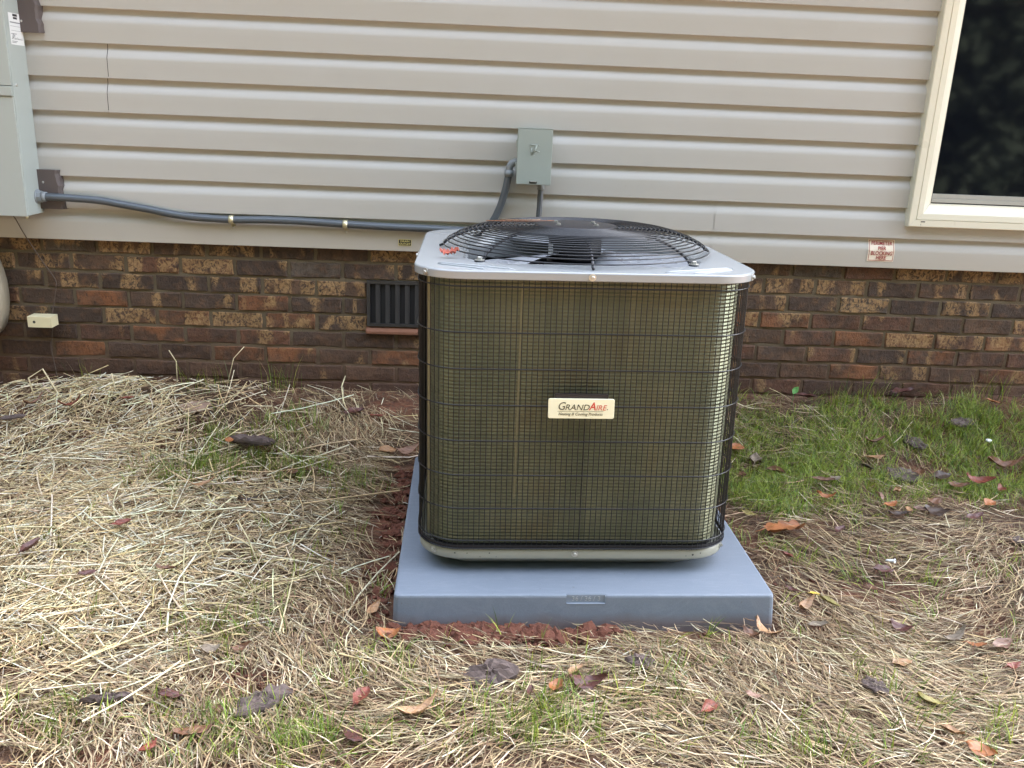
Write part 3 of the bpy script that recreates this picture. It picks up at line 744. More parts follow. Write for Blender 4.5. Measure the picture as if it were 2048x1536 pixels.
motor = mo.build('motor', M['black'], ac); motor.location = (HXO, HYO, 0)
b = MB(); rows = []
for z in (.822, .852): rows.append([(.0712 * math.cos(a), .0712 * math.sin(a), Z(z)) for a in np.linspace(R(-176), R(-150), 6)])
b.loft(rows, False).build('motor_label', M['paper'], motor)
MB().lathe([(.001, Z(.60)), (.352, Z(.60))], n=32).build('floor_plate', M['void'], ac)
# domed guard
guard = MB()
guard.lathe([(.001, Z(.9005)), (.105, Z(.9000)), (.113, Z(.8975)), (.113, Z(.8955)), (.10, Z(.8945))], n=40)
guard = guard.build('fan_guard', M['black'], ac); guard.location = (HXO, HYO, 0); guard.scale = (.955, .955, 1)
def dome(r_):
    if r_ < .235: return .8975 - .003 * (r_ / .235)
    u = (r_ - .235) / .1310
    return .8425 + .052 * (.45 * math.sqrt(max(0, 1 - u * u)) + .55 * (1 - u ** 1.35))
radii = [.1155 + .0114 * i for i in range(22)] + [.3652]
for r_ in radii:
    z = dome(min(r_, .3660)); pts = [(r_ * math.cos(2 * math.pi * t / 88), r_ * math.sin(2 * math.pi * t / 88), Z(z)) for t in range(88)]
    MB().tube(pts, .00165, 6, closed=True).build('guard_wire', M['black_wire'], guard)
for q in range(8):
    a = R(45 * q); ca, sa = math.cos(a), math.sin(a); pts = []
    for r_ in [.10, .13, .17, .20, .23, .26, .285, .305, .32, .335, .347, .356, .362]:
        pts.append((r_ * ca, r_ * sa, Z(dome(r_) - .0045)))
    pts += [(.3655 * ca, .3655 * sa, Z(.8400)), (.376 * ca, .376 * sa, Z(.8372))]
    MB().tube(pts, .0036, 6).build('guard_rib', M['black'], guard)
    if q % 2 or q in (2,):
        f = MB(); f.lathe([(.013, Z(.8335)), (.0135, Z(.8350)), (.013, Z(.8372))], (.380 * ca, .380 * sa), 14, caps=(False, True)); f.build('guard_foot', M['black'], guard)
        f = MB(); f.lathe([(.0125, Z(.8373)), (.0125, Z(.8388))], (.380 * ca, .380 * sa), 14, False, (False, True)); f.lathe([(.0068, Z(.8388)), (.0068, Z(.8445)), (.005, Z(.8455))], (.380 * ca, .380 * sa), 6, False, (False, True))
        f.build('bolt', M['zinc'], guard)
for q in range(4):
    a = R(45 + 90 * q); f = MB(); f.lathe([(.0095, Z(.9005)), (.0095, Z(.9000))], (.073 * math.cos(a), .050 * math.sin(a)), 12, False, (False, True)); f.lathe([(.0055, Z(.9000)), (.0055, Z(.9050))], (.073 * math.cos(a), .050 * math.sin(a)), 6, False, (False, True))
    f.build('bolt', M['zinc'], guard)
# fallen leaves and bark: x, y, length, width ratio, colour, kind, turn, tilt, label
LEAVES = [
    (0.911, -1.014, 0.098, .85, 'orange', 'lobed', 10, 14, 'large lobed orange brown leaf beside the right edge of the pad'),
    (1.714, -0.614, 0.076, .55, 'red', 'curl', -25, 10, 'crumpled red leaf with pale veins in the green grass'),
    (1.766, -0.656, 0.054, .5, 'red', 'fold', 50, 25, 'narrow red leaf standing on edge just beyond the crumpled red one'),
    (1.653, -0.795, 0.048, .7, 'orange', 'oval', 30, 10, 'bright coral orange leaf at the lower rim of the green grass, far right'),
    (1.875, -0.484, 0.102, .35, 'brown', 'curl', -15, 14, 'long rolled brown leaf at the right rim of the green grass'),
    (1.999, -0.151, 0.048, .7, 'orange', 'oval', -30, 12, 'small bright orange leaf close to the wall at the far right'),
    (1.412, -0.477, 0.062, .6, 'tan', 'oval', 5, 8, 'smooth tan leaf lying in the middle of the green grass'),
    (1.440, -0.390, 0.059, .4, 'brown', 'curl', -5, 15, 'brown boat shaped leaf just above the smooth tan leaf'),
    (1.021, -0.586, 0.062, .4, 'brown', 'fold', -40, 15, 'folded brown leaf in the grass close to the right side of the unit'),
    (0.925, -0.433, 0.052, .7, 'orange', 'oval', -20, 14, 'dull orange leaf touching the right lower side of the unit'),
    (0.975, -0.504, 0.071, .6, 'grey', 'oval', 70, 8, 'broad pale grey brown wrinkled leaf in the grass by the unit'),
    (0.902, -0.611, 0.049, .5, 'brown', 'oval', 80, 10, 'thin brown leaf low in the grass by the corner of the unit'),
    (1.371, -0.750, 0.042, .6, 'tan', 'fold', 70, 30, 'upright tan leaf standing in the grass'),
    (1.296, -0.857, 0.045, .8, 'orange', 'oval', 20, 12, 'squarish rusty leaf under the upright tan leaf'),
    (1.295, -0.781, 0.034, .6, 'pink', 'fold', 100, 25, 'small pinkish leaf standing beside the upright tan leaf'),
    (1.376, -0.895, 0.041, .5, 'pink', 'oval', -40, 12, 'pale pink leaf pointing down towards the bare soil'),
    (1.340, -0.890, 0.033, .7, 'tan', 'oval', 60, 8, 'tiny buff leaf left of the pale pink leaf'),
    (1.447, -0.833, 0.050, .6, 'brown', 'oval', 20, 12, 'coppery leaf above a dark flat leaf right of the pale pink one'),
    (1.415, -0.911, 0.063, .8, 'dark', 'oval', -25, 6, 'flat dark grey leaf under the coppery leaf'),
    (1.292, -0.922, 0.055, .45, 'dark', 'oval', -5, 6, 'flat dark leaf below the squarish rusty leaf'),
    (1.089, -0.999, 0.042, .6, 'maroon', 'fold', 40, 18, 'maroon leaf above the dry grass right of the large lobed leaf'),
    (1.150, -0.678, 0.065, .35, 'brown', 'oval', -10, 8, 'narrow brown leaf end to end with a grey leaf in the grass'),
    (1.194, -0.668, 0.042, .5, 'grey', 'oval', 20, 10, 'small silvery grey leaf end to end with the narrow brown leaf'),
    (1.116, -0.798, 0.052, .35, 'orange', 'curl', -25, 14, 'thin curled orange leaf below the narrow brown and grey pair'),
    (1.534, -0.569, 0.050, .6, 'brown', 'fold', 60, 20, 'reddish brown leaf at the edge of the twiggy bark patch'),
    (1.598, -0.592, 0.070, .6, 'dark', 'oval', 25, 10, 'dark brown leaf right of the twiggy bark patch'),
    (1.615, -0.667, 0.057, .55, 'brown', 'oval', -15, 8, 'dull brown leaf between the dark brown leaf and the crumpled red one'),
    (1.528, -0.925, 0.064, .4, 'maroon', 'oval', 20, 8, 'long dark reddish leaf on the dry stalks at the far right'),
    (0.839, -0.902, 0.042, .5, 'olive', 'oval', -50, 6, 'grey green leaf beside the back right part of the pad'),
    (1.613, -0.337, 0.097, .5, 'bark', 'bark', -35, 20, 'dark bark piece tilted in the green grass'),
    (1.486, -0.542, 0.124, .6, 'bark', 'bark', 10, 4, 'twiggy flat bark patch in the centre of the green grass'),
    (1.842, -0.235, 0.106, .5, 'bark', 'bark', 10, 6, 'dark bark piece near the wall in thin grass at the right'),
    (1.696, -0.033, 0.090, .6, 'maroon', 'oval', 10, 8, 'dusky red leaf at the foot of the bricks below the sticker'),
    (1.276, -0.105, 0.076, .6, 'maroon', 'oval', -20, 8, 'dusky red leaf at the foot of the bricks beside the round green weed'),
    (1.351, -0.556, 0.040, .5, 'dark', 'fold', -30, 20, 'small dark leaf left of the twiggy bark patch'),
    (1.112, -1.235, 0.052, .6, 'maroon', 'oval', 0, 10, 'maroon leaf lying below the white wall anchor'),
    (0.829, -1.425, 0.059, .4, 'tan', 'curl', 40, 12, 'pointed tan leaf right of the front corner of the pad'),
    (0.700, -1.534, 0.067, .5, 'tan', 'curl', -50, 26, 'big curled tan leaf standing below the front right corner of the pad'),
    (0.661, -1.549, 0.047, .45, 'brown', 'curl', -60, 14, 'curled grey brown leaf just left of the big curled tan one'),
    (0.832, -1.511, 0.043, .4, 'grey', 'oval', 0, 6, 'slim pale grey leaf right of the big curled tan leaf'),
    (0.897, -1.407, 0.051, .4, 'olive', 'fold', -45, 14, 'olive yellow leaf right of the pointed tan leaf'),
    (0.876, -1.365, 0.023, .6, 'yellow', 'oval', -10, 10, 'tiny bright yellow leaf above the pointed tan leaf'),
    (1.044, -1.326, 0.037, .4, 'brown', 'oval', -60, 12, 'small brown leaf below the maroon one under the anchor'),
    (1.029, -1.519, 0.047, .6, 'maroon', 'curl', -30, 10, 'dusky purple leaf alone in the dry grass at the right'),
    (1.149, -1.546, 0.060, .4, 'grey', 'curl', 20, 8, 'long grey tan leaf in dry grass near the right edge'),
    (1.193, -1.566, 0.039, .5, 'orange', 'oval', -20, 8, 'small orange leaf beside the long grey tan leaf'),
    (1.254, -1.566, 0.054, .5, 'pink', 'oval', 20, 12, 'pinkish brown leaf near the right edge beyond the small orange one'),
    (0.968, -1.664, 0.044, .65, 'tan', 'oval', 10, 10, 'oval tan leaf above the round purple bark chunk'),
    (0.868, -1.751, 0.047, .9, 'bark', 'bark', 30, 10, 'round purple bark chunk in dry grass at the lower right'),
    (0.970, -1.797, 0.056, .4, 'olive', 'fold', -40, 14, 'pointed olive leaf right of the round purple bark chunk'),
    (0.967, -1.886, 0.044, .5, 'tan', 'fold', -60, 16, 'narrow salmon tan leaf near the lower right corner'),
    (0.999, -1.938, 0.048, .65, 'orange', 'oval', -35, 12, 'rusty orange leaf at the lower right corner'),
    (0.825, -1.345, 0.033, .4, 'maroon', 'oval', -50, 8, 'reddish sliver of a leaf by the right front edge of the pad'),
    (0.869, -1.172, 0.032, .5, 'red', 'fold', -40, 14, 'small dark red leaf in the grass by the right edge of the pad'),
    (1.627, -1.016, 0.056, .7, 'bark', 'bark', 0, 8, 'black bark lump at the right edge'),
    (1.231, -1.650, 0.038, .5, 'red', 'oval', 20, 8, 'dull red leaf by the right edge in the lower dry grass'),
    (0.229, -1.716, 0.042, .55, 'tan', 'fold', 45, 20, 'tan leaf standing above a maroon one below the pad'),
    (0.248, -1.765, 0.068, .55, 'maroon', 'curl', -8, 10, 'wide maroon leaf below the pad'),
    (0.183, -1.775, 0.038, .7, 'orange', 'oval', 60, 10, 'round orange brown leaf left of the wide maroon one'),
    (0.128, -1.792, 0.033, .4, 'maroon', 'fold', 80, 20, 'narrow dark red leaf standing left of the round orange brown one'),
    (0.492, -1.824, 0.048, .5, 'red', 'fold', 40, 24, 'folded rust red leaf in the straw below the right part of the pad'),
    (0.594, -1.786, 0.030, .7, 'pink', 'oval', -30, 6, 'flat dusty pink leaf right of the folded rust red one'),
    (0.373, -1.678, 0.058, .5, 'bark', 'bark', -20, 6, 'thin dark bark strip below the middle of the pad'),
    (0.043, -1.742, 0.096, .68, 'bark', 'bark', -5, 8, 'largest purple bark chunk with a white speck below the pad'),
    (-0.413, -1.818, 0.089, .7, 'bark', 'bark', 35, 8, 'big grey purple bark chunk among straw left of the pad front'),
    (-0.213, -1.825, 0.052, .6, 'red', 'oval', 70, 14, 'glossy orange red leaf standing left of the largest bark chunk'),
    (-0.099, -1.874, 0.078, .28, 'tan', 'curl', 28, 10, 'long rolled tan leaf between the orange red leaf and the largest bark chunk'),
    (-0.215, -1.944, 0.051, .55, 'maroon', 'oval', -50, 14, 'shiny maroon leaf below the orange red one'),
    (-0.185, -1.587, 0.054, .5, 'orange', 'curl', -8, 14, 'amber leaf on the red clay at the front left corner of the pad'),
    (-0.236, -1.468, 0.049, .4, 'tan', 'oval', 65, 14, 'upright tan leaf left of the front left corner of the pad'),
    (-0.501, -1.648, 0.036, .5, 'brown', 'curl', 20, 12, 'small curled brown leaf in thin straw left of the pad front'),
    (-1.125, -1.282, 0.058, .5, 'maroon', 'fold', 70, 20, 'folded dark maroon leaf on the thick straw at the left edge'),
    (-0.717, -1.824, 0.080, .3, 'bark', 'bark', 15, 10, 'long dark bark strip at the foot of the straw mulch'),
    (-0.601, -1.811, 0.047, .6, 'maroon', 'oval', -10, 14, 'deep red brown leaf right of the long dark bark strip'),
    (-0.524, -1.910, 0.066, .5, 'brown', 'oval', 25, 16, 'large chestnut leaf on sprouting grass at the lower left'),
    (-0.592, -1.955, 0.037, .6, 'red', 'oval', 60, 10, 'crinkled red leaf left of the large chestnut one'),
    (-0.763, -1.355, 0.044, .4, 'brown', 'oval', -10, 8, 'brown leaf half hidden in the straw mulch'),
    (-0.958, -1.128, 0.046, .5, 'red', 'oval', 30, 8, 'torn red leaf lying on the straw mulch'),
    (-0.496, -1.845, 0.029, .5, 'brown', 'oval', -30, 8, 'small rusty leaf left of the big grey purple bark chunk'),
    (-0.565, -1.655, 0.039, .6, 'grey', 'curl', 10, 10, 'grey curled leaf at the edge of the straw mulch'),
    (-0.938, -1.392, 0.039, .5, 'maroon', 'oval', 30, 6, 'maroon leaf sunk between straws, below the torn red one'),
    (-1.441, -0.330, 0.065, .5, 'red', 'curl', 25, 12, 'reddish brown curled leaf on the straw heap by the wall'),
    (-1.576, -0.314, 0.066, .3, 'brown', 'curl', 60, 16, 'slender brown curl of a leaf on the straw heap at the left'),
    (-1.617, -0.393, 0.061, .7, 'bark', 'bark', 10, 8, 'purplish bark lump in the straw near the left edge'),
    (-1.258, -0.287, 0.038, .6, 'red', 'oval', 20, 8, 'tiny red leaf on the straw heap left of the flat stone'),
    (-0.758, -0.510, 0.150, .45, 'bark', 'bark', -12, 8, 'broad dark bark slab between straw and wall left of the unit'),
    (-0.834, -0.512, 0.039, .6, 'orange', 'oval', -40, 10, 'small orange leaf at the left end of the broad dark bark slab'),
    (-0.307, -0.483, 0.061, .6, 'tan', 'fold', 35, 18, 'tan leaf standing left of the back corner of the pad'),
    (-0.237, -0.475, 0.072, .5, 'pink', 'curl', 20, 14, 'rosy leaf leaning on the pad edge by the unit'),
    (-0.451, -0.254, 0.069, .5, 'maroon', 'oval', 30, 10, 'dark red leaf in dead grass between wall and pad'),
    (-0.367, -0.269, 0.044, .5, 'red', 'oval', -10, 8, 'rust coloured leaf right of the dark red one near the wall'),
    (-0.532, -0.668, 0.043, .6, 'brown', 'fold', 20, 14, 'triangular brown leaf in dead grass left of the unit'),
    (-0.601, -0.674, 0.058, .5, 'brown', 'oval', -15, 6, 'flat brown leaf left of the triangular one'),
    (-0.674, -0.898, 0.058, .4, 'dark', 'curl', 15, 10, 'blackish curled leaf in sparse straw left of the pad'),
    (-0.823, -0.851, 0.063, .4, 'tan', 'oval', 35, 10, 'pale brown leaf in the straw above the blackish curled one'),
]
ANCHOR, SCRAP, WEED, STONE = (1.162, -1.170), (1.884, -0.352), (1.227, -0.101), (-1.033, -0.249)
# ------------------------------------------------------------------ ground cover
def in_pad(x, y, m=0.0):
    c, s = math.cos(-.0204), math.sin(-.0204); dx, dy = x - .2648, y + 1.0333
    return np.maximum(np.abs(c * dx - s * dy), np.abs(s * dx + c * dy)) < .4605 + m
def palette(cols, n, var=.18):
    cols = np.array(cols); i = RNG.integers(0, len(cols), n)
    return np.clip(cols[i] * (1 + RNG.normal(0, var, (n, 1))) * (1 + RNG.normal(0, .04, (n, 3))), .004, .9)
def blobs(spec, n):
    """n points from gaussian blobs (x, y, rx, ry, weight)"""
    s = np.array(spec, float); w_ = s[:, 4] / s[:, 4].sum(); i = RNG.choice(len(s), n, p=w_)
    return s[i, 0] + RNG.normal(0, 1, n) * s[i, 2], s[i, 1] + RNG.normal(0, 1, n) * s[i, 3]
def field(n):
    """even scatter over the ground that can be seen"""
    return RNG.uniform(-2.2, 2.5, n), RNG.uniform(-2.2, .0, n)
def seen(x, y):
    return (np.abs(x - .13 - .05 * y) < 2.25 + .52 * (y - .0)) & (y < .012)
def strands(name, x, y, ln, rad, az, tilt, lift, bend, col, mt, tube=False, K=4, sag=.6, pile=None):
    """straight or bent strands lying on the soil"""
    ok = seen(x, y); x, y, ln, rad, az, tilt, lift, bend, col = [a[ok] for a in (x, y, ln, rad, az, tilt, lift, bend, col)]
    n = len(x); t = np.linspace(-.5, .5, K)[None, :]
    a = az[:, None] + bend[:, None] * t * 2
    dx, dy = np.cos(az), np.sin(az)
    off = bend[:, None] * (t ** 2 - .08) * ln[:, None]
    px = x[:, None] + dx[:, None] * t * ln[:, None] - dy[:, None] * off
    py = y[:, None] + dy[:, None] * t * ln[:, None] + dx[:, None] * off
    hit = in_pad(px, py, .003).any(1) | (py > .006).any(1)
    keep = ~hit
    px, py, x, y, ln, rad, az, tilt, lift, col, a = [q[keep] for q in (px, py, x, y, ln, rad, az, tilt, lift, col, a)]
    n = len(x)
    z = gz(px, py) + lift[:, None] + np.tan(tilt)[:, None] * t * ln[:, None]
    z = np.maximum(z, gz(px, py) + rad[:, None] * .8)
    if pile is not None: z = z + pile(px, py)
    P = np.stack([px, py, z], -1)
    D = np.stack([np.cos(a), np.sin(a), np.repeat(np.tan(tilt)[:, None], K, 1)], -1); D /= np.linalg.norm(D, axis=-1, keepdims=True)
    S = np.stack([-D[..., 1], D[..., 0], np.zeros((n, K))], -1); S /= np.linalg.norm(S, axis=-1, keepdims=True)
    U = np.cross(D, S)
    tap = np.ones(K)[None, :, None] if tube else np.array([.7] + [1] * (K - 2) + [.35])[None, :, None]
    r_ = rad[:, None, None] * tap
    if tube:
        m_ = 4; ang = [0, math.pi / 2, math.pi, 3 * math.pi / 2]
        V = np.stack([P + S * r_ * math.cos(q) + U * r_ * math.sin(q) for q in ang], 2)     # n K 4 3
    else:
        m_ = 2; roll = RNG.uniform(-.5, .5, n)[:, None, None]
        W_ = S * np.cos(roll) + U * np.sin(roll)
        V = np.stack([P - W_ * r_, P + W_ * r_], 2)
    base = (np.arange(n) * K * m_)[:, None, None]; kk = np.arange(K - 1)[None, :, None]; jj = np.arange(m_ if tube else 1)[None, None, :]
    j2 = (jj + 1) % m_
    Fq = np.stack([base + kk * m_ + jj, base + kk * m_ + j2, base + (kk + 1) * m_ + j2, base + (kk + 1) * m_ + jj], -1).reshape(-1, 4)
    me = fast_mesh(name, V.reshape(-1, 3), Fq, mt, True, np.repeat(col, K * m_, 0))
    return link(bpy.data.objects.new(name, me))
def N_(n, m, s): return RNG.normal(m, s, n)
TAN = [(.36, .25, .13), (.29, .19, .095), (.20, .125, .06), (.42, .31, .17), (.15, .09, .045), (.26, .20, .11), (.11, .065, .035)]
OLD = [(.17, .085, .042), (.21, .11, .052), (.09, .05, .025), (.24, .15, .08), (.17, .08, .04), (.06, .035, .02)]
STRAW = [(.74, .60, .35), (.80, .69, .45), (.66, .50, .26), (.84, .76, .56), (.47, .34, .18), (.74, .57, .29), (.36, .25, .13)]
GREEN = [(.16, .26, .022), (.26, .35, .03), (.09, .17, .018), (.36, .41, .055), (.20, .24, .035)]
# density: clay patches stay thin
CLAY = [(-.265, -1.0, .07, .36), (-.06, -1.545, .24, .05), (.30, -1.53, .10, .02), (-.50, -1.72, .09, .05), (-.43, -1.78, .05, .05), (1.06, -1.30, .16, .09), (.58, -1.53, .03, .02),
        (-.235, -.55, .06, .25), (-.30, -.15, .2, .10), (.95, -.03, .25, .05), (.22, -1.75, .05, .03)]
def thin(x, y, power):
    k = np.zeros(len(x))
    for cx, cy, rx, ry in CLAY: k = np.maximum(k, np.exp(-(((x - cx) / rx) ** 2 + ((y - cy) / ry) ** 2)))
    return RNG.random(len(x)) > k * power
def flow(x, y):
    """combed direction of the dry grass, so that neighbours lie alike"""
    return -.55 + .9 * np.sin(2.3 * x + 1.1) * np.cos(2.9 * y + .3) + .6 * np.sin(6 * x - 4 * y)
# matted old grass
n = 50000; x, y = field(n); q = thin(x, y, .9); x, y = x[q], y[q]; n = len(x)
o = strands('dead_grass_mat', x, y, RNG.uniform(.025, .085, n), RNG.uniform(.0006, .0013, n), flow(x, y) + N_(n, 0, .9), N_(n, 0, .14), RNG.uniform(.001, .014, n), N_(n, 0, .35), palette(OLD + TAN[2:], n), M['thatch'])
tag(o, 'matted brown dead grass covering the soil', None, None, 'stuff')
# paler dry stalks, combed, mostly in front of and right of the pad
n = 26000
x, y = blobs([(.35, -1.80, .65, .17, 5), (.95, -1.65, .30, .22, 3.2), (1.35, -1.15, .25, .22, 1.6), (-.35, -1.35, .25, .3, 1.8), (-.5, -.75, .3, .25, 1.2), (.9, -.28, .3, .12, .9), (-.42, -.35, .2, .16, 1.3), (-.40, -.85, .14, .3, 1.0), (1.15, -.75, .5, .35, 1.0), (-.6, -1.8, .2, .15, 1.2)], n)
q = thin(x, y, .95); x, y = x[q], y[q]; n = len(x)
o = strands('dry_grass_stalks', x, y, RNG.uniform(.04, .15, n) * RNG.uniform(.6, 1.1, n), RNG.uniform(.0006, .0014, n), flow(x, y) + N_(n, 0, .55), N_(n, 0, .12), RNG.uniform(.008, .032, n), N_(n, 0, .3), palette(TAN + [(.50, .40, .24), (.58, .49, .33), (.44, .33, .18)], n, .25), M['thatch'])
tag(o, 'pale dry grass stalks combed flat over the lawn', None, None, 'stuff')
# fresh straw mulch, thick at the left, thinning out towards the unit
def heap(px, py):
    return .030 * np.exp(-((px + 1.25) / .55) ** 2 - ((py + .25) / .30) ** 2) + .012 * np.exp(-((px + 1.0) / .5) ** 2 - ((py + 1.0) / .5) ** 2)
n = 10500
x, y = blobs([(-1.6, -.30, .33, .17, 2.3), (-1.18, -.22, .22, .12, 1.1), (-1.42, -.65, .24, .22, 2.8), (-1.20, -.95, .23, .25, 3.0), (-.98, -1.25, .18, .25, 3.4), (-.84, -1.53, .15, .15, 1.5),
              (-.75, -1.10, .16, .28, .8), (-.62, -1.35, .12, .20, .6), (-.62, -.55, .22, .25, .15), (-.4, -1.2, .2, .4, .10)], n)
g_ = np.sin(9 * x + 2 * np.sin(5 * y)) * np.sin(8 * y + 1.5 * np.sin(6 * x)); q = RNG.random(n) < .62 + .45 * g_; x, y = x[q], y[q]; n = len(x)
ln = np.clip(RNG.gamma(2.2, .042, n), .02, .30)
o = strands('straw_mulch', x, y, ln, RNG.uniform(.0007, .0019, n), RNG.normal(.25, 1.25, n) + .5 * np.sin(3 * x), N_(n, 0, .16), RNG.uniform(.006, .032, n), N_(n, 0, .22), palette(STRAW, n, .14), M['straw'], True, 4, pile=heap)
tag(o, 'loose pale yellow straw mulch left of the pad', None, None, 'stuff')
# short fine bits of straw between
n = 130
x, y = blobs([(-1.2, -.45, .4, .25, 2), (-1.0, -1.0, .3, .3, 3), (-.85, -1.4, .22, .25, 3), (-.6, -1.1, .25, .4, 1.6), (-.5, -.7, .3, .3, .5)], n)
o = strands('long_straws', x, y, RNG.uniform(.14, .36, n), RNG.uniform(.0013, .0024, n), RNG.normal(.2, 1.1, n), N_(n, 0, .10), RNG.uniform(.024, .042, n), N_(n, 0, .16), palette(STRAW[:4] + [(.84, .77, .55)], n, .08), M['straw'], True, 4, pile=heap)
tag(o, 'long thick pale straws lying over the finer mulch', None, None, 'stuff')
n = 13000
x, y = blobs([(-1.5, -.35, .35, .2, 2), (-1.3, -.7, .3, .25, 2.6), (-1.05, -1.0, .28, .27, 3), (-.9, -1.35, .22, .27, 3), (-.7, -1.2, .25, .35, 1.2), (.3, -1.8, .7, .15, 1.2), (-.4, -.6, .35, .35, .8)], n)
q = thin(x, y, .8); x, y = x[q], y[q]; n = len(x)
o = strands('straw_chaff', x, y, RNG.uniform(.015, .07, n), RNG.uniform(.0005, .0013, n), RNG.uniform(0, 6.28, n), N_(n, 0, .25), RNG.uniform(.006, .032, n), N_(n, 0, .2), palette(STRAW + TAN[:2], n, .16), M['straw'], False, 3, pile=heap)
tag(o, 'short broken straw bits scattered through the mulch', None, None, 'stuff')

# ------------------------------------------------------------------ green grass
def blades(name, x, y, h_, wd, lean, az, col, mt=None, parent=None, check=True, curl=.5, z0=None, lift=False):
    K = 5
    if check:
        ok = seen(x, y) & ~in_pad(x, y, .012) & (y < -.004); x, y, h_, wd, lean, az, col = [q[ok] for q in (x, y, h_, wd, lean, az, col)]
    n = len(x); t = np.linspace(0, 1, K)[None, :]; th = lean[:, None] * (.35 + (1 + curl) * t)
    ds = h_[:, None] / (K - 1)
    rr = np.concatenate([np.zeros((n, 1)), np.cumsum(np.sin(th[:, :-1]) * ds, 1)], 1); zz = np.concatenate([np.zeros((n, 1)), np.cumsum(np.cos(th[:, :-1]) * ds, 1)], 1)
    px = x[:, None] + np.cos(az)[:, None] * rr; py = y[:, None] + np.sin(az)[:, None] * rr
    if check:
        py = np.minimum(py, .004)
        gl = gz(px, py) if z0 is None else z0
        hp = heap(x, y)[:, None] if lift else 0
        z = np.maximum(gz(x, y)[:, None] + zz + hp, gl + .003)
    else: z = zz
    P = np.stack([px, py, z], -1); fa = az + RNG.uniform(.6, 2.4, n)
    S = np.stack([np.cos(fa), np.sin(fa), np.zeros(n)], -1)[:, None, :] * wd[:, None, None] * np.array([.7, 1, .9, .6, .08])[None, :, None]
    V = np.stack([P - S, P + S], 2); base = (np.arange(n) * K * 2)[:, None]; kk = np.arange(K - 1)[None, :]
    Fq = np.stack([base + kk * 2, base + kk * 2 + 1, base + kk * 2 + 3, base + kk * 2 + 2], -1).reshape(-1, 4)
    return link(bpy.data.objects.new(name, fast_mesh(name, V.reshape(-1, 3), Fq, mt or M['grass'], True, np.repeat(col, K * 2, 0))), parent)
# clumps: each clump's blades share a lean
spec = [(1.10, -.40, .17, .13, 3.2), (1.45, -.32, .22, .12, 3.0), (1.05, -.62, .13, .11, 2.4), (1.50, -.55, .22, .12, 2.2), (.93, -.78, .08, .10, 1.4), (1.80, -.18, .20, .08, 1.4), (1.75, -.45, .15, .15, 1.2), (1.25, -.14, .2, .06, .7),
        (2.05, -.20, .15, .10, 1.5), (1.95, -.42, .14, .12, 1.2), (1.30, -.85, .3, .15, .55), (1.20, -1.15, .25, .2, .35), (1.33, -1.35, .08, .10, .5), (.92, -1.2, .08, .12, .5)]
nc = 3400; cx, cy = blobs(spec, nc); per = 10
pat = np.sin(7.3 * cx + 2.1 * np.sin(6 * cy)) * np.sin(9.1 * cy + 1.7 * np.sin(8 * cx)); q = RNG.random(nc) < .50 + .70 * pat; cx, cy = cx[q], cy[q]; nc = len(cx)
x = np.repeat(cx, per) + N_(nc * per, 0, .014); y = np.repeat(cy, per) + N_(nc * per, 0, .014); n = nc * per
az = np.repeat(RNG.normal(.6, 1.7, nc), per) + N_(n, 0, .45)
o = blades('green_grass', x, y, RNG.uniform(.022, .075, n), RNG.uniform(.0006, .0013, n), np.abs(N_(n, .95, .3)), az, palette(GREEN, n, .22))
tag(o, 'lush green grass right of the unit', None, None, 'stuff')
spec = [(-.92, -.42, .07, .05, .8), (-.70, -.35, .10, .06, .9), (-.87, -.63, .08, .05, 1.1), (-.70, -.57, .09, .06, .9), (-.55, -.64, .08, .05, 1.0), (-.93, -.75, .08, .05, 1.2), (-.35, -.75, .08, .06, .5), (-.80, -1.88, .06, .05, .6), (-.44, -1.90, .10, .05, 1.1), (-.28, -1.93, .10, .05, 1.0),
        (.18, -1.86, .06, .05, .9), (.10, -1.90, .10, .05, .8), (.40, -1.78, .06, .05, .5), (.62, -1.93, .12, .05, 1.0), (.98, -1.80, .16, .10, 1.0), (-.20, -1.72, .05, .04, .3), (-.58, -1.55, .06, .06, .5), (-.55, -1.85, .09, .08, .4), (-.45, -1.30, .12, .2, .6), (-.1, -1.8, .3, .12, .6), (.45, -1.62, .3, .08, .5), (-1.05, -1.35, .2, .25, .5)]
nc = 620; cx, cy = blobs(spec, nc); per = 9
x = np.repeat(cx, per) + N_(nc * per, 0, .012); y = np.repeat(cy, per) + N_(nc * per, 0, .012); n = nc * per
az = np.repeat(RNG.normal(.3, 2, nc), per) + N_(n, 0, .6)
o = blades('grass_sprouts', x, y, RNG.uniform(.025, .085, n), RNG.uniform(.0006, .0014, n), np.abs(N_(n, .6, .3)), az, palette(GREEN + [(.22, .27, .06), (.16, .28, .04)], n, .2), lift=True)
tag(o, 'thin green grass sprouting through straw and dead grass', None, None, 'stuff')
# tall tufts along the wall
def tuft(x, y, n, h0, h1, label, green=True, spread=.04, lean=.28):
    z = float(gz(x, y)); e = tag(empty('grass_tuft', (x, y, z)), label, 'grass tuft', 'tufts along the brick wall')
    for nm_, cols, cnt in (('green_blades', GREEN + [(.06, .12, .03)], n), ('dry_blades', TAN[:4], max(3, n // 5))):
        bl_ = blades(nm_, N_(cnt, 0, spread), N_(cnt, 0, spread * .35), RNG.uniform(h0, h1, cnt), RNG.uniform(.0007, .0014, cnt), np.abs(N_(cnt, lean, .16)), RNG.uniform(-3.6, .5, cnt), palette(cols, cnt), parent=e, check=False, curl=.7); bl_['kind'] = 'stuff'
tuft(-.755, -.06, 34, .06, .17, 'upright green grass tuft at the brick wall left of the unit, nearest the drain sticker')
tuft(-1.03, -.10, 46, .05, .15, 'green grass tuft growing out of the straw heap against the bricks')
tuft(-1.48, -.08, 14, .06, .13, 'sparse dark grass tuft against the bricks under the cream block')
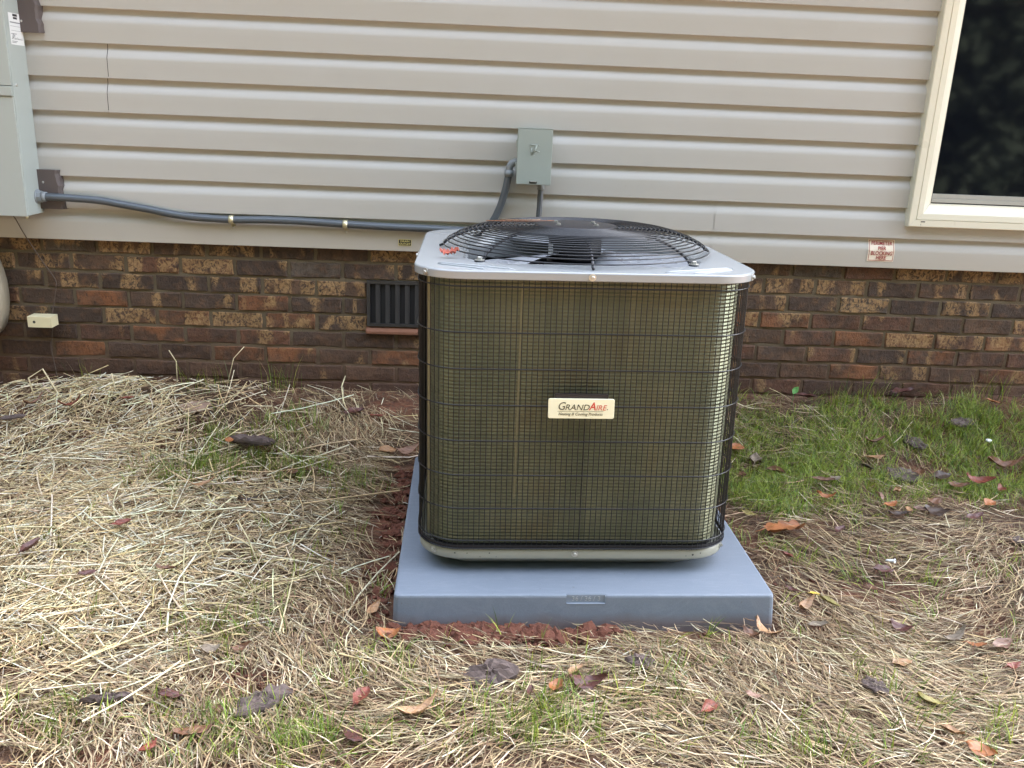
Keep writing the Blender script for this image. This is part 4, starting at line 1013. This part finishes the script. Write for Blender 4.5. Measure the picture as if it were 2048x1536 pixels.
tuft(1.52, -.07, 40, .05, .16, 'dark green tuft against the bricks below the red lettered sticker', spread=.09)
tuft(2.02, -.06, 40, .05, .15, 'dense green tuft at the wall near the right edge', spread=.07)
tuft(1.38, -.14, 30, .06, .13, 'bright green upright tuft a step out from the bricks below the sticker', spread=.03)
# bent straws leaning on the wall above the heap
def stalk(pts, label, r_=.0022):
    e = tag(MB().tube([Vector(p) - Vector(pts[0]) for p in pts], r_, 5).build('straw_stalk', M['stalk']), label, 'straw stalk', 'single stalks standing up by the wall'); e.location = pts[0]
M['stalk'] = mat('single_straw', (.60, .49, .29), .5)
stalk([(-.965, -.06, .13), (-.945, -.03, .225), (-.905, -.02, .27)], 'kinked pale straw stalk standing up beside the tuft on the straw heap', .0016)
stalk([(-1.16, -.05, .13), (-1.165, -.03, .205), (-1.195, -.015, .245)], 'kinked pale straw stalk leaning back on the bricks above the straw heap', .0019)
stalk([(-1.62, -.22, .10), (-1.645, -.20, .175), (-1.60, -.18, .205), (-1.51, -.24, .10)], 'thick straw bent into an upside down V under the cream block', .0030)
stalk([(-1.33, -.20, .10), (-1.36, -.16, .19)], 'straight straw stalk leaning back on the straw heap', .0026)

# ------------------------------------------------------------------ clay clods along the pad
def clod_mesh(i, s):
    rr = random.Random(i * 7 + 1); bm = bmesh.new(); bmesh.ops.create_icosphere(bm, subdivisions=2, radius=1)
    ph = [rr.uniform(0, 6) for _ in range(6)]
    for v in bm.verts:
        c_ = v.co.normalized(); f = 1 + .22 * math.sin(3 * c_.x + ph[0]) * math.cos(4 * c_.y + ph[1]) + .13 * math.sin(7 * c_.z + ph[2]) + .12 * math.sin(9 * c_.x + 6 * c_.y + ph[3]) + rr.uniform(-.2, .2)
        v.co = Vector((c_.x * f, c_.y * f * .9, c_.z * f * .65)) * s
    V = [v.co.copy() for v in bm.verts]; Fc = [[q.index for q in f.verts] for f in bm.faces]; bm.free(); return V, Fc
b = MB()
for i in range(1100):
    u = random.random()
    if u < .62: x = random.triangular(-.20, .36, -.02); y = -1.508 - abs(random.gauss(0, .036)) - .008 * math.sin(9 * x); s = random.choice((.35, .6, 1, 1)) * abs(random.gauss(.008, .006)) + .0022
    elif u < .85: y = random.uniform(-1.5, -.55); x = -.212 - abs(random.gauss(0, .028)) + .012 * (y + 1.0) * -.3; s = abs(random.gauss(.006, .005)) + .002
    else:
        c_ = random.choice(CLAY[3:7] + CLAY[10:]); x = random.gauss(c_[0], c_[2] * .7); y = random.gauss(c_[1], c_[3] * .7); s = abs(random.gauss(.003, .002)) + .0015
    if bool(in_pad(np.array(x), np.array(y), s * .9)): continue
    V, Fc = clod_mesh(i % 9, s); z = float(gz(x, y)) + s * .3 + (.012 if u < .62 else .006); an = random.uniform(0, 6.28)
    b.add([(x + p.x * math.cos(an) - p.y * math.sin(an), y + p.x * math.sin(an) + p.y * math.cos(an), z + p.z) for p in V], Fc, False)
o = b.build('clay_crumbs', M['clod']); tag(o, 'crumbled red clay along the front and left edge of the pad', None, None, 'stuff')

# ------------------------------------------------------------------ fallen leaves and bark
LC = {'orange': (.33, .12, .04), 'red': (.19, .048, .028), 'maroon': (.095, .034, .025), 'brown': (.15, .068, .034), 'tan': (.33, .185, .09), 'dark': (.055, .034, .024), 'grey': (.20, .155, .11), 'pink': (.25, .145, .10), 'olive': (.26, .21, .06), 'pale': (.42, .32, .22), 'bark': (.105, .072, .060), 'yellow': (.62, .42, .04), 'green': (.10, .27, .06)}
LM = {}
for nm_, c_ in LC.items():
    m = mat('leaf_' + nm_ if nm_ != 'bark' else 'bark_chunk', c_, .5 if nm_ not in ('bark', 'grey') else .8); k = N(m); v = k.coord('Object'); oi = k.n('ShaderNodeObjectInfo')
    n1 = k.noise(v, 55, 4, .65); n2 = k.noise(v, 14, 2, .5)
    c1 = k.mix(k.ramp(n2, [(.38, 0), (.68, .8)]), c_, tuple(q * .55 for q in c_)); c1 = k.mix(k.ramp(n1, [(.58, 0), (.75, .6)]), c1, tuple(q * .3 for q in c_))
    c1 = k.mix(k.math('MULTIPLY', oi.outputs['Random'], .35), c1, tuple(min(1, q * 1.5) for q in c_))
    tcx = k.n('ShaderNodeTexWave', wave_type='BANDS', bands_direction='DIAGONAL'); k.l(v, tcx.inputs[0]); tcx.inputs['Scale'].default_value = 34; tcx.inputs['Distortion'].default_value = 4; tcx.inputs['Detail'].default_value = 2
    c1 = k.mix(k.ramp(tcx.outputs['Fac'], [(.82, 0), (.97, .45)]), c1, tuple(q * .45 for q in c_))
    k.col(c1); k.bump(n1, .5, .002); LM[nm_] = m
def leaf(kind, L_, wd, fold, curl, seed):
    """oval or lobed blade folded on its midrib and curled, with a stalk"""
    rr = random.Random(seed); V = []; Fc = []; nu, nv = 11, 7
    for i in range(nu):
        t = i / (nu - 1)
        if kind == 'lobed': hw = wd * (.10 + .95 * abs(math.sin(math.pi * (t * .93 + .03))) ** .5 * (.62 + .38 * abs(math.cos(3.0 * math.pi * t + .4))))
        else: hw = wd * math.sin(math.pi * min(1, t * .97 + .015)) ** .75 * (1.15 - .35 * t)
        for j in range(nv):
            s = j / (nv - 1) * 2 - 1
            x = (t - .5) * L_; y = s * hw
            z = abs(s) ** 1.3 * hw * fold + curl * L_ * ((t - .45) ** 2) * 2.2 + .045 * L_ * math.sin(5 * t + 3 * s + seed) * abs(s) + rr.uniform(-.01, .01) * L_
            z += L_ * (.030 * math.sin(9 * t + 2.1 * seed) * math.cos(6 * s + seed) + .022 * math.sin(15 * s + 11 * t + seed) + rr.uniform(-.012, .012))
            e_ = 1 + abs(s) ** 3 * rr.uniform(-.16, .12)
            V.append((x + .03 * L_ * math.sin(4 * s + seed), y * e_, z))
    for i in range(nu - 1):
        for j in range(nv - 1): Fc.append((i * nv + j, i * nv + j + 1, (i + 1) * nv + j + 1, (i + 1) * nv + j))
    return V, Fc
def chunk(L_, wd, th, seed):
    """weathered bark slab: irregular outline, layered thickness"""
    rr = random.Random(seed); n_ = 18; rings = []
    outl = [(1 + .22 * math.sin(2 * a + seed) + .13 * math.sin(5 * a + 2 * seed) + rr.uniform(-.10, .10)) for a in [2 * math.pi * q / n_ for q in range(n_)]]
    for f, z in ((.80, -.5), (.98, -.25), (1.0, .1), (.93, .36), (.70, .50), (.42, .56), (.16, .52)):
        rings.append([(.5 * L_ * f * outl[q] * math.cos(2 * math.pi * q / n_), .5 * wd * f * outl[q] * math.sin(2 * math.pi * q / n_),
                       th * (z + .22 * math.sin(3 * q + seed + 4 * f) * (f < .95) + .25 * math.sin(2 * math.pi * q / n_ + seed) * f + rr.uniform(-.06, .06))) for q in range(n_)])
    b = MB().loft(rings, True, (True, True), False); return b.v, b.f
for i, (x, y, L_, asp, col, kind, rz, tilt, label) in enumerate(LEAVES):
    L_ *= 1.12
    if kind == 'bark': V, Fc = chunk(L_, L_ * asp, L_ * (.22 if y < -1.4 else .15), i)
    else: V, Fc = leaf(kind, L_, L_ * asp * .5, .75 if kind == 'fold' else random.uniform(.15, .5), .6 if kind == 'curl' else random.uniform(.05, .35), i)
    b = MB().add(V, Fc, kind != 'bark'); nm_ = 'bark_chunk' if kind == 'bark' else 'fallen_leaf'
    o = b.build(nm_, LM[col]); z = float(gz(x, y)) + ((.028 if y < -1.4 else .017) if kind == 'bark' else .030) + (.03 if x < -.75 else 0) + (.010 if (x > .85 and y > -.95 and kind != 'bark') else 0)
    if x < -.75: z = float(gz(x, y)) + .050 + float(heap(np.array(x), np.array(y))) 
    o.location = (x, y, z); o.rotation_euler = (R(tilt) * random.choice((-.8, 1.0)), R(tilt) * random.uniform(-.6, .6), R(rz))
    if kind != 'bark':
        st_ = MB().tube([(-L_ * .5, 0, .4 * L_ * .3 * .9), (-L_ * .68, L_ * .03, .02 * L_), (-L_ * .82, L_ * .02, 0)], L_ * .012, 4).build('leaf_stalk', LM[col], o)
    tag(o, label, 'bark' if kind == 'bark' else 'leaf', 'bark pieces on the ground' if kind == 'bark' else 'fallen leaves on the ground')
# crumpled red leaf on the unit's top, pine needles on the guard
V, Fc = leaf('lobed', .046, .015, .5, .5, 77); V = [(p[0], p[1], p[2] * .8 + .004 * math.sin(700 * p[0]) + .003 * math.sin(900 * p[1])) for p in V]; o = MB().add(V, Fc, True).build('fallen_leaf', LM['redtop'] if 'redtop' in LM else LM['red']); o.data.materials[0] = mat('leaf_coral', (.36, .07, .035), .5)
o.matrix_world = UM @ Matrix.Translation((-.322, -.222, .8445)) @ Matrix.Rotation(R(-12), 4, 'Z') @ Matrix.Rotation(R(14), 4, 'X'); tag(o, 'crumpled coral red leaf lying on the grey top of the unit', 'leaf')
for j, (p0, p1, p2, lb_) in enumerate((((-.23, .02, .9000), (-.12, .03, .9005), (-.04, .05, .9015), 'long orange pine needle lying across the black fan guard'), ((-.19, .065, .9000), (-.13, .06, .9005), (-.08, .075, .901), 'short pale pine needle lying at the back of the black fan guard'))):
    o = MB().tube(spline([p0, p1, p2], 5), .0008, 4).build('pine_needle', LM['tan' if j else 'orange']); o.matrix_world = UM; tag(o, lb_, 'pine needle', 'pine needles on the fan guard')
# small litter
def anchor(x, y):
    e = tag(empty('wall_anchor', (x, y, float(gz(x, y)) + .022), (R(70), R(12), R(35))), 'small white ribbed plastic wall anchor lying in the grass above a maroon leaf', 'wall anchor')
    b = MB(); b.lathe([(.0062, .012), (.0062, .0135), (.0042, .0138), (.0042, .008), (.0047, .0075), (.0040, .004), (.0045, .0035), (.0036, -.004), (.0040, -.0045), (.0030, -.012), (.0012, -.0135)], n=12, caps=(True, True)); b.build('anchor_body', M['paper'], e)
anchor(*ANCHOR)
b = MB(); V, Fc = clod_mesh(3, .009); b.add(V, Fc, False); o = b.build('paper_scrap', M['paper']); o.location = (SCRAP[0], SCRAP[1], float(gz(*SCRAP)) + .034); tag(o, 'crumpled white scrap lying in the green grass at the right', 'scrap')
e = tag(empty('weed_seedling', (WEED[0], WEED[1], float(gz(*WEED)))), 'single round bright green weed leaf in front of the bricks right of the unit', 'weed')
MB().tube([(0, 0, 0), (.004, 0, .03), (0, -.004, .055)], .0012, 5).build('stem', LM['green'], e)
V, Fc = leaf('oval', .034, .011, .2, .2, 5); o = MB().add(V, Fc, True).build('leaf', LM['green'], e); o.location = (.006, -.006, .064); o.rotation_euler = (R(50), R(-50), R(20))
# flat stone in the straw
V, Fc = chunk(.115, .055, .014, 31); o = MB().add(V, Fc, False).build('flat_stone', mat('pink_stone', (.33, .22, .16), .8)); o.location = (STONE[0], STONE[1], float(gz(*STONE)) + .026); o.rotation_euler = (R(18), 0, R(8)); tag(o, 'flat pinkish tan stone half buried in straw near the wall', 'stone')

# ------------------------------------------------------------------ trees across the yard (they show in the window and close off the low sky)
def pine_parts(h_, seed, bm_, n_=3600):
    rr = random.Random(seed); b = MB()
    b.tube([(0, 0, -.2), (.05, .02, h_ * .4), (0, .1, h_ * .95)], [.19, .14, .03], 9)
    for q in range(16):
        zz = h_ * (.20 + .70 * q / 16); a = rr.uniform(0, 6.28); l_ = (1 - q / 17) * h_ * .18 + .4
        b.tube([(0, .04, zz), (l_ * .6 * math.cos(a), l_ * .6 * math.sin(a), zz + .2), (l_ * math.cos(a), l_ * math.sin(a), zz + .1)], [.05, .03, .012], 5)
    q = RNG.random(n_); zz = h_ * (.02 + .98 * q); rad = (h_ * .21 * (1 - q) ** .7 + .4) * np.sqrt(RNG.random(n_)) * (1 + .3 * np.sin(9 * q * 6.28)); a = RNG.uniform(0, 6.28, n_)
    c_ = np.stack([rad * np.cos(a), rad * np.sin(a), zz], -1); d1 = RNG.normal(0, 1, (n_, 3)); d2 = RNG.normal(0, 1, (n_, 3))
    d1 *= (bm_ / np.linalg.norm(d1, axis=1))[:, None]; d2 *= (bm_ * .6 / np.linalg.norm(d2, axis=1))[:, None]
    return b, np.stack([c_ - d1, c_ - d2, c_ + d1, c_ + d2], 1).reshape(-1, 3)
spots = [(3.2, -10.5, 12), (5.9, -10.0, 13), (8.7, -10.6, 12), (.6, -11.0, 13)]
for i, (x, y, h_) in enumerate(spots):
    z = float(gz(x, y)); e = tag(empty('pine_tree', (x, y, z)), 'tall dark pine across the yard, mirrored in the window pane', 'tree', 'pines across the yard')
    b, V = pine_parts(h_, i, .13, 12000); b.build('trunk', M['bark_tree'], e)
    link(bpy.data.objects.new('crown', fast_mesh('crown', V, np.arange(len(V)).reshape(-1, 4), M['needles'], False)), e)
wb_ = MB(); WV = []; protos = [pine_parts(13, 40 + i, .34, 3000) for i in range(3)]
for i in range(34):
    x = -21 + i * 1.32 + random.uniform(-.5, .5); y = -12.6 - random.uniform(0, 4.5) - .004 * x * x * -1; b, V = protos[i % 3]; z = float(gz(x, y)); s = random.uniform(.9, 1.25)
    wb_.add([(p[0] * s + x, p[1] * s + y, p[2] * s + z) for p in b.v], b.f, True); WV.append(V * s + np.array([x, y, z]))
for i in range(12):  # unseen trees added at the left to block sky light there
    x = -10.5 - random.uniform(0, 4); y = -13 + i * 1.3; b, V = protos[i % 3]; z = float(gz(x, y)); s = random.uniform(.8, 1.05)
    wb_.add([(p[0] * s + x, p[1] * s + y, p[2] * s + z) for p in b.v], b.f, True); WV.append(V * s + np.array([x, y, z]))
wood = wb_.mesh('woodland_trunks', M['bark_tree']); WV = np.concatenate(WV)
wt = link(bpy.data.objects.new('woodland', fast_mesh('woodland', WV, np.arange(len(WV)).reshape(-1, 4), M['needles'], False))); tag(wt, 'dark pine wood closing the far side of the yard, with added trees darkening the left', None, None, 'stuff')
wk = link(bpy.data.objects.new('woodland_trunks', wood), wt)

# lettering becomes plain mesh
bpy.context.view_layer.update()
dg = bpy.context.evaluated_depsgraph_get()
new = [(o, bpy.data.meshes.new_from_object(o.evaluated_get(dg))) for o in TEXTS]
for o, me in new:
    q = link(bpy.data.objects.new('lettering', me), o.parent)
    q.matrix_basis = o.matrix_basis.copy()
for o, me in new: bpy.data.objects.remove(o)
for o in bpy.data.objects:
    if o.name.startswith('lettering'): o.name = 'lettering'
